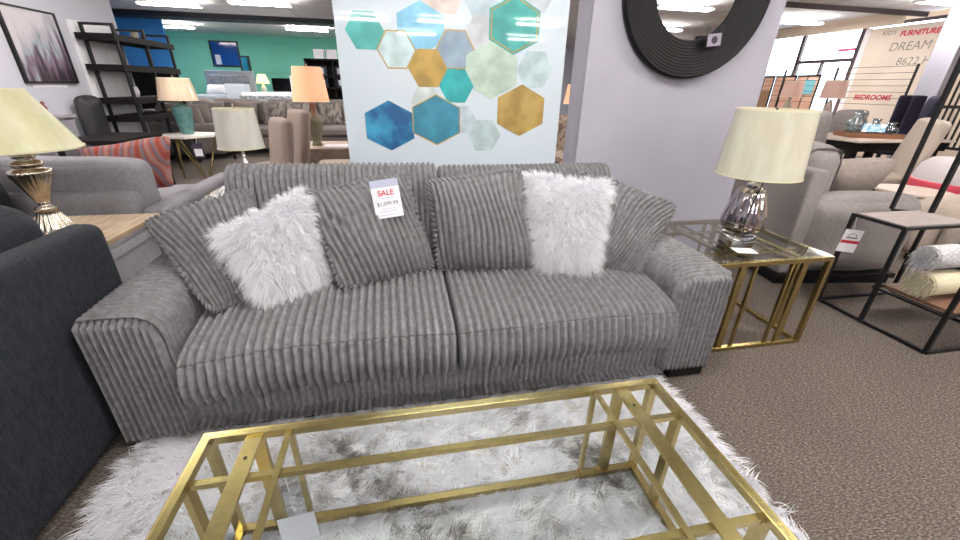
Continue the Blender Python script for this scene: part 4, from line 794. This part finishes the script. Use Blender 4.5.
bm = B(); bx(bm, .02, .95, .02, 1.72, 0, .05); bx(bm, .0, .97, .0, 1.74, .0505, .089); obj('plinth', bm, BLACKW, gs, bevel=.004)
def tf(o, p): return tuple(pmat(o) @ Vector(p))
plain_pillow('lumbar_pillow', 'taupe fringed pillow on the warm grey sofa near its arm', [tf(gs, q) for q in ((.42, .36, .85), (.93, .30, .90), (.93, .46, .62), (.46, .54, .58))], .26, mat('taupe_pillow_fabric', '8b817b', .9, col2='978c85', scale=30), 9)
# black stand
rk = thing('shelf_stand', 'black tube metal stand with small wooden shelf and rolled blankets', 'shelf', (3.2, 1.65, 0))
xa, xb, ya, yb = 2.865, 3.52, 1.33, 1.97; w = .02
rails('base_frame', [((xa, ya, .01), (xb, ya, .01)), ((xa, yb, .01), (xb, yb, .01)), ((xa, ya, .01), (xa, yb, .01)), ((xb, ya, .01), (xb, yb, .01))], w, BLACK, rk, True)
for x, y, zt in ((xa, yb, .64), (xa, 1.68, .64), (xa, ya, .62), (xb, ya, .62), (xb, yb, 1.95), (3.25, 2.03, 1.95), (3.385, 1.90, 1.95)):
    rails('post', [((x, y, .02 if (x, y) != (3.25, 2.03) and x != 3.385 else .64), (x, y, zt))], w, BLACK, rk, True)
rails('shelf_frame', [((xa, yb, .632), (3.40, yb, .632)), ((xa, 1.68, .632), (3.40, 1.68, .632)), ((xa, 1.68, .632), (xa, yb, .632)), ((3.40, 1.68, .632), (3.40, yb, .632))], .018, BLACK, rk, True)
for sg in [((3.25, 2.03, .635), (3.39, 1.90, .635)), ((3.25, 2.03, 1.28), (xb + .2, 2.03, 1.28)), ((3.25, 2.03, 1.94), (xb, yb, 1.94)), ((3.385, 1.90, 1.94), (xb, yb, 1.94))]: rails('tower_rail', [sg], .018, BLACK, rk, True)
obj('shelf_board', bx(B(), xa + .01, 3.39, 1.69, yb - .01, .6325, .645), mat('greige_wood', '847a77', .5, col2='938985', scale=10, stretch=(1, 6, 1)), rk, True)
obj('lower_board', bx(B(), xa + .08, xb - .01, ya + .01, 1.70, .235, .255), mat('brown_wood', '63493b', .5, col2='7a5c49', scale=8, stretch=(1, 7, 1)), rk, True)
rails('lower_frame', [((xa, ya, .245), (xb, ya, .245)), ((xa, 1.70, .245), (xb, 1.70, .245)), ((xa, ya, .245), (xa, 1.70, .245))], .014, BLACK, rk, True)
def blanket(name, lb, x0, x1, y, z, r, mt, mt2, band):
    t = thing(name, lb, 'blanket', (x0, y, z - r), 0, 'rolled blankets'); n = 40
    bm = B(); V = []
    for side, (a_, b_, m_, rr) in enumerate(((x0, band, mt, r), (band + .001, x1, mt2, r + .003))):
        bm = B(); cyl(bm, (a_, y, z), (b_, y, z), rr, n=n); obj('roll' if side == 0 else 'dark_band', bm, m_, t, True, smooth=False, bevel=.006)
    bm = B(); th = 0; prev = None
    while th < 8 * PI:
        rr = r * .1 + r * .88 * th / (8 * PI); p = (x0 - .004, y + rr * math.cos(th), z + rr * math.sin(th))
        if prev: bar(bm, prev, p, .006)
        prev = p; th += .35
    obj('spiral_edge', bm, mt, t, True)
    rs = np.random.default_rng(5); k = 160; an = rs.uniform(0, 2 * PI, k); rr = r * np.sqrt(rs.uniform(.05, .9, k)); R0 = np.stack([np.full(k, x0 - .002), y + rr * np.cos(an), z + rr * np.sin(an)], -1)
    Vv, Ff = strands(R0, np.stack([np.full(k, -1.), rs.normal(0, .4, k), rs.normal(-.3, .4, k)], -1), np.full(k, .036), .005, np.array([0, 0, -.9]), 6); Vv[:, 2] = np.maximum(Vv[:, 2], .262); npobj('fringe', Vv, Ff, mt, t, True)
blanket('rolled_blanket', 'cream rolled throw with fringed end, lower of the two on the stand', 2.95, 3.5, 1.54, .337, .074, mat('cream_knit', 'd2cab0', .9, col2='c2ba9e', scale=60, bump=.6, bscale=200), mat('navy_knit', '2b2d38', .9), 3.20)
blanket('rolled_blanket', 'white and grey flecked rolled throw lying on the cream one', 2.94, 3.5, 1.57, .492, .070, mat('flecked_knit', 'd0d0d2', .9, col2='9c9ca2', scale=90, bump=.8, bscale=120), MATS['navy_knit'], 3.16)
t = thing('price_tag', 'white rounded tag with a red band on the stand corner', 'price tag', (2.87, 1.94, .5))
M = frame_from((2.872, 1.935, .462), (1, -.15, -.12), (.18, 0, 1)); bm = bx(B(), -.066, .066, -.0015, .0015, -.076, .076); obj('card', place(bm, M), PAPER, t, True, bevel=.004)
obj('red_band', place(bx(B(), -.0655, .0655, -.0024, -.0016, -.016, .004), M), mat('tag_red', 'b8303c', .5), t, True)
bm = B()
for k in range(8):
    a0, a1 = PI * k / 8, PI * (k + 1) / 8; bar(bm, (.03 * math.cos(a0), -.002, .03 + .022 * math.sin(a0)), (.03 * math.cos(a1), -.002, .03 + .022 * math.sin(a1)), .0025)
place(bm, M); obj('emblem', bm, GREYINK, t, True); obj('printed_line', place(bx(B(), -.04, .04, -.0022, -.0016, .018, .026), M), GREYINK, t, True)
obj('string', bar(B(), (2.885, 1.945, .525), (2.872, 1.955, .63), .002), PAPER, t, True)

# oval side table & ottomans & beige sofa in the right background
ot = thing('oval_side_table', 'small round pale wood topped table with dark pedestal behind the stand', 'table', (4.95, 2.98, 0))
obj('top', lathe(B(), [(.0001, .47), (.29, .47), (.30, .485), (.29, .50), (.0001, .50)], (4.95, 2.98, 0), 40), mat('pale_wood', 'b9a79e', .5), ot, True); bm = B(); cyl(bm, (4.95, 2.98, .02), (4.95, 2.98, .47), .05, n=20); cyl(bm, (4.95, 2.98, 0), (4.95, 2.98, .025), .16, n=32); obj('pedestal', bm, BLACKW, ot, True)
wo = thing('white_ottoman', 'white round ottoman with a red band behind the black stand', 'ottoman', (5.86, 3.12, 0))
obj('seat', lathe(B(), [(.0001, 0), (.36, 0), (.42, .1), (.44, .3), (.43, .55), (.40, .68), (.34, .74), (.0001, .76)], (5.86, 3.12, 0), 48), mat('white_vinyl', 'c4bdc0', .5), wo, True, smooth=True)
obj('red_band', lathe(B(), [(.4435, .44), (.447, .46), (.443, .52), (.440, .53), (.42, .53), (.42, .44)], (5.86, 3.12, 0), 48, closed=True), mat('red_band', 'cf4a5c', .5), wo, True, smooth=True)
bs2 = thing('beige_sofa', 'beige sofa with rounded arm at the right edge behind the blankets', 'sofa', (4.9, 2.2, 0))
soft('arm', (4.35, 5.2, 2.38, 2.62, .05, .56), BEIGE, bs2, True, r=.11, crown=.02, seed=71); soft('seat', (4.4, 5.2, 1.4, 2.36, .1, .42), BEIGE, bs2, True, r=.06, crown=.02, seed=72); soft('back', (5.21, 5.45, 1.2, 2.6, .1, .85), BEIGE, bs2, True, r=.08, crown=.02, seed=73)
soft('arm', (4.35, 5.2, 1.15, 1.38, .05, .56), BEIGE, bs2, True, r=.1, crown=.02, seed=74)
for x in (4.45, 5.3):
    for y in (1.3, 2.5): obj('foot', cyl(B(), (x, y, 0), (x, y, .1), .025), BLACKW, bs2, True)
# dining table & chairs
dt = thing('dining_table', 'dark wood dining table with a pale stone top in the right background', 'table', (6.9, 5.0, 0))
obj('top', bx(B(), 6.15, 7.9, 4.55, 5.65, .745, .775), mat('pale_stone', 'c9bcb2', .25), dt, True, bevel=.004); obj('apron', bx(B(), 6.2, 7.85, 4.6, 5.6, .62, .7445), BLACKW, dt, True)
for x in (6.28, 7.75):
    for y in (4.68, 5.5): obj('leg', bar(B(), (x, y, 0), (x, y, .6195), .09), BLACKW, dt, True)
tr = thing('wood_tray', 'rectangular brown wood tray on the dining table', 'tray', (6.9, 5.0, .776), math.radians(-25))
obj('base', bx(B(), -.36, .36, -.2, .2, 0, .015), mat('tray_wood', '7a5136', .5), tr)
bm = B(); bx(bm, -.36, .36, -.2, -.185, .0155, .06); bx(bm, -.36, .36, .185, .2, .0155, .06); bx(bm, -.36, -.345, -.184, .184, .0155, .06); bx(bm, .345, .36, -.184, .184, .0155, .06); obj('rim', bm, MATS['tray_wood'], tr)
GV = pane_mat('pale_vase_glass', 'dde6ea', refl=.5)
for dx, h, r, lb in ((-.21, .34, .13, 'tall clear glass vase on the wood tray, with a flared mouth'), (.03, .24, .09, 'middle clear glass jar on the wood tray'), (.235, .20, .10, 'short wide clear glass jar at the right of the wood tray')):
    p = tf(tr, (dx, 0, .0155)); tagp(obj('glass_vase', lathe(B(), [(.0001, 0), (r * .6, 0), (r, h * .4), (r * .9, h * .6), (r * .4, h * .78), (r * .7, h), (r * .62, h), (r * .32, h * .78), (r * .8, h * .58), (r * .9, h * .4), (r * .5, .02), (.0001, .02)], p, 28), GV, None, smooth=True), lb, 'vase', 'glass vases on the wood tray')
def dchair(x, y, rz, lb, m_, w=.5, top=1.1, tuft=False, name='dining_chair', wing=0, group=None):
    t = thing(name, lb, 'chair', (x, y, 0), rz, group); M = Matrix.Translation((0, .22, .42)) @ Matrix.Rotation(math.radians(-10), 4, 'X')
    bk = soft('backrest', (-w / 2, w / 2, -.05, .06, 0, top - .42), m_, t, r=.05, crown=.02, M=M)
    soft('seat', (-w / 2, w / 2, -.3, .2, .34, .48), m_, t, r=.05, crown=.02)
    if tuft:
        bm = B()
        for i in range(3):
            for j in range(3): p = M @ Vector((-w / 3.4 + i * w / 3.4, .078, .15 + j * .18)); cyl(bm, p, p + Vector((0, .008, 0)), .014, n=10)
        obj('button', bm, mat('dark_button', '6e6664', .7), bk)
    if wing:
        for s in (-1, 1): soft('wing', (s * w / 2 - .03, s * w / 2 + .03, -.12, .1, .5, top), m_, t, r=.028, crown=0)
    for px in (-w / 2 + .04, w / 2 - .04):
        for py in (-.25, .16): obj('leg', bar(B(), (px, py, 0), (px, py, .345), .035), BLACKW, t)
    return t
dchair(5.75, 4.92, 2.0, 'grey tufted dining chair left of the dining table, nearest the pier', GREIGE, .52, 1.14, True, group='chairs around the dining table')
dchair(7.5, 6.08, 2.9, 'grey tufted dining chair at the far side of the dining table', GREIGE, .5, 1.12, True, group='chairs around the dining table')
dchair(6.0, 4.12, -2.35, 'broad beige barrel-back dining chair at the near side of the dining table', BEIGE, .95, 1.1, group='chairs around the dining table')
dchair(7.3, 4.0, -2.6, 'beige dining chair behind the barrel-back one at the right edge', BEIGE, .6, 1.08, group='chairs around the dining table')
dchair(9.15, 6.15, -1.9, 'navy blue wing-back chair behind the dining table', mat('navy_velvet', '2e2c44', .8), .28, 1.36, wing=1, name='wing_chair')
# banner
bn = thing('hanging_banner', 'large cream store banner with red and grey lettering before the window', 'banner', (10.75, 7.8, 2))
obj('board', bx(B(), 10.74, 10.76, 7.02, 8.60, .75, 2.72), mat('cream_banner', 'd9cbbd', .7, col2='e3d6c9', scale=1.5), bn, True)
obj('edge_strip', bx(B(), 10.735, 10.765, 8.601, 8.72, .75, 2.74), WHITE, bn, True)
Mb = Matrix.Translation((10.738, 8.60, 0)) @ Matrix(((0, 1, 0, 0), (-1, 0, 0, 0), (0, 0, 1, 0), (0, 0, 0, 1)))
letters([('KID\'S', .12, .40, 2.60, 0, .001, .1), ('FURNITURE', .135, .98, 2.56, 1, .006, .15), ('DREAM H', .235, 1.02, 2.31, 0, 0, .1), ('8622 H', .21, 1.08, 2.02, 0, 0, .1), ('BEDROOMS', .15, .56, 1.30, 1, .005, .1)], Mb, [mat('grey_print', '8d8680', .7), mat('red_print', 'c23a4e', .6)], bn)
# wire display rail
wr = thing('wire_rack', 'long black wire display rack in front of the shop windows', 'rack', (9.6, 8.4, 0))
for k in range(7): obj('wire', bar(B(), (9.6, 6.6, 1.18 + k * .115), (9.6, 10.9, 1.18 + k * .115), .008), BLACK, wr, True)
for y in (6.6, 8.1, 9.4, 10.9): obj('post', bar(B(), (9.6, y, 0), (9.6, y, 1.9), .03), BLACK, wr, True)
# folding screen of peach panels
fs = thing('folding_screen', 'peach panelled folding screen under the shop window', 'screen', (10.3, 9.9, 0))
PEACH = mat('peach_panel', 'e0b8a2', .8, col2='d4a48e', scale=3)
for k in range(6):
    y0 = 9.05 + k * .33; dx = .05 * (k % 2); p = obj('panel', bx(B(), 10.28 + dx, 10.30 + dx, y0 + .02, y0 + .31, .1, 1.75), PEACH, fs, True)
    bm = B(); bx(bm, 10.27 + dx, 10.31 + dx, y0, y0 + .02, .05, 1.78); bx(bm, 10.27 + dx, 10.31 + dx, y0 + .31, y0 + .329, .05, 1.78); bx(bm, 10.27 + dx, 10.31 + dx, y0 + .0205, y0 + .3095, 1.75, 1.78); bx(bm, 10.27 + dx, 10.31 + dx, y0 + .0205, y0 + .3095, 0, .1); obj('panel_frame', bm, BLACKW, p, True)
obj('poster', bx(B(), 10.255, 10.265, 9.12, 9.4, 1.35, 1.68), mat('aqua_poster', '7fc3d0', .6), fs, True, label='aqua poster hanging on the screen')
# console with two lamps
cn = thing('console_table', 'long pale console table under the two pinkish lamps', 'table', (8.0, 7.1, 0))
obj('top', bx(B(), 7.8, 8.2, 6.3, 8.1, .86, .90), WASH, cn, True)
for x in (7.84, 8.16):
    for y in (6.35, 8.05): obj('leg', bar(B(), (x, y, 0), (x, y, .8595), .05), WASH, cn, True)
PKS = mat('pinkish_shade', 'dcb8ac', .8)
for y, lb in ((7.55, 'left pinkish shaded lamp on the console below the windows'), (6.68, 'right pinkish shaded lamp on the console below the windows')):
    t = thing('table_lamp', lb, 'lamp', (8.0, y, .9), 0, 'pair of console lamps'); obj('body', lathe(B(), [(.0001, .901), (.07, .901), (.09, 1.02), (.05, 1.18), (.015, 1.26), (.0001, 1.27)], (8, y, 0), 24), BEIGE, t, True, smooth=True); shade_parts(t, (8.0, y), 1.28, 1.58, .19, .17, PKS, SILVER)
for x, y, lb, cl in ((6.9, 7.0, 'white draped display bed below the console, left part', 'c7c2c8'),):
    t = thing('display_bed', lb, 'bed', (x, y, 0)); soft('mattress', (6.0, 7.6, 6.75, 8.2, .35, .82), mat('pale_bedding', cl, .9), t, True, r=.08, crown=.03); obj('bed_rail', bx(B(), 6.0, 7.6, 6.75, 8.2, 0, .345), BLACKW, t, True)
    soft('throw', (6.02, 7.5, 6.76, 7.2, .80, .86), mat('black_throw', '23202a', .9), t, True, r=.02, crown=.02, wob=.02)
wbk = thing('wicker_cabinet', 'brown cabinet beside the pier near the shop window', 'cabinet', (8.6, 9.4, 0)); obj('body', bx(B(), 8.3, 8.8, 8.9, 9.6, 0, 1.42), mat('brown_cabinet', '8a6a50', .6), wbk, True, bevel=.01); obj('door', bx(B(), 8.285, 8.2995, 8.95, 9.55, .05, 1.37), MATS['brown_cabinet'], wbk, True, bevel=.004)
# black barred headboards at far right
hb = thing('barred_headboard', 'tall black metal headboards with close upright bars at the right edge', 'headboard', (6.6, 4.3, 0))
rails('frame', [((8.6, 5.35, .1), (8.6, 5.35, 2.05)), ((8.6, 3.9, .1), (8.6, 3.9, 2.05)), ((8.6, 3.9, 2.03), (8.6, 5.35, 2.03)), ((8.6, 3.9, 1.7), (8.6, 5.35, 1.7)), ((8.6, 3.9, .6), (8.6, 5.35, .6)), ((8.6, 5.35, 0), (8.6, 5.35, .1)), ((8.6, 3.9, 0), (8.6, 3.9, .1))], .04, BLACK, hb, True)
for k in range(18): rails('bar', [((8.6, 3.95 + k * .077, .6), (8.6, 3.95 + k * .077, 2.03))], .022, BLACK, hb, True)
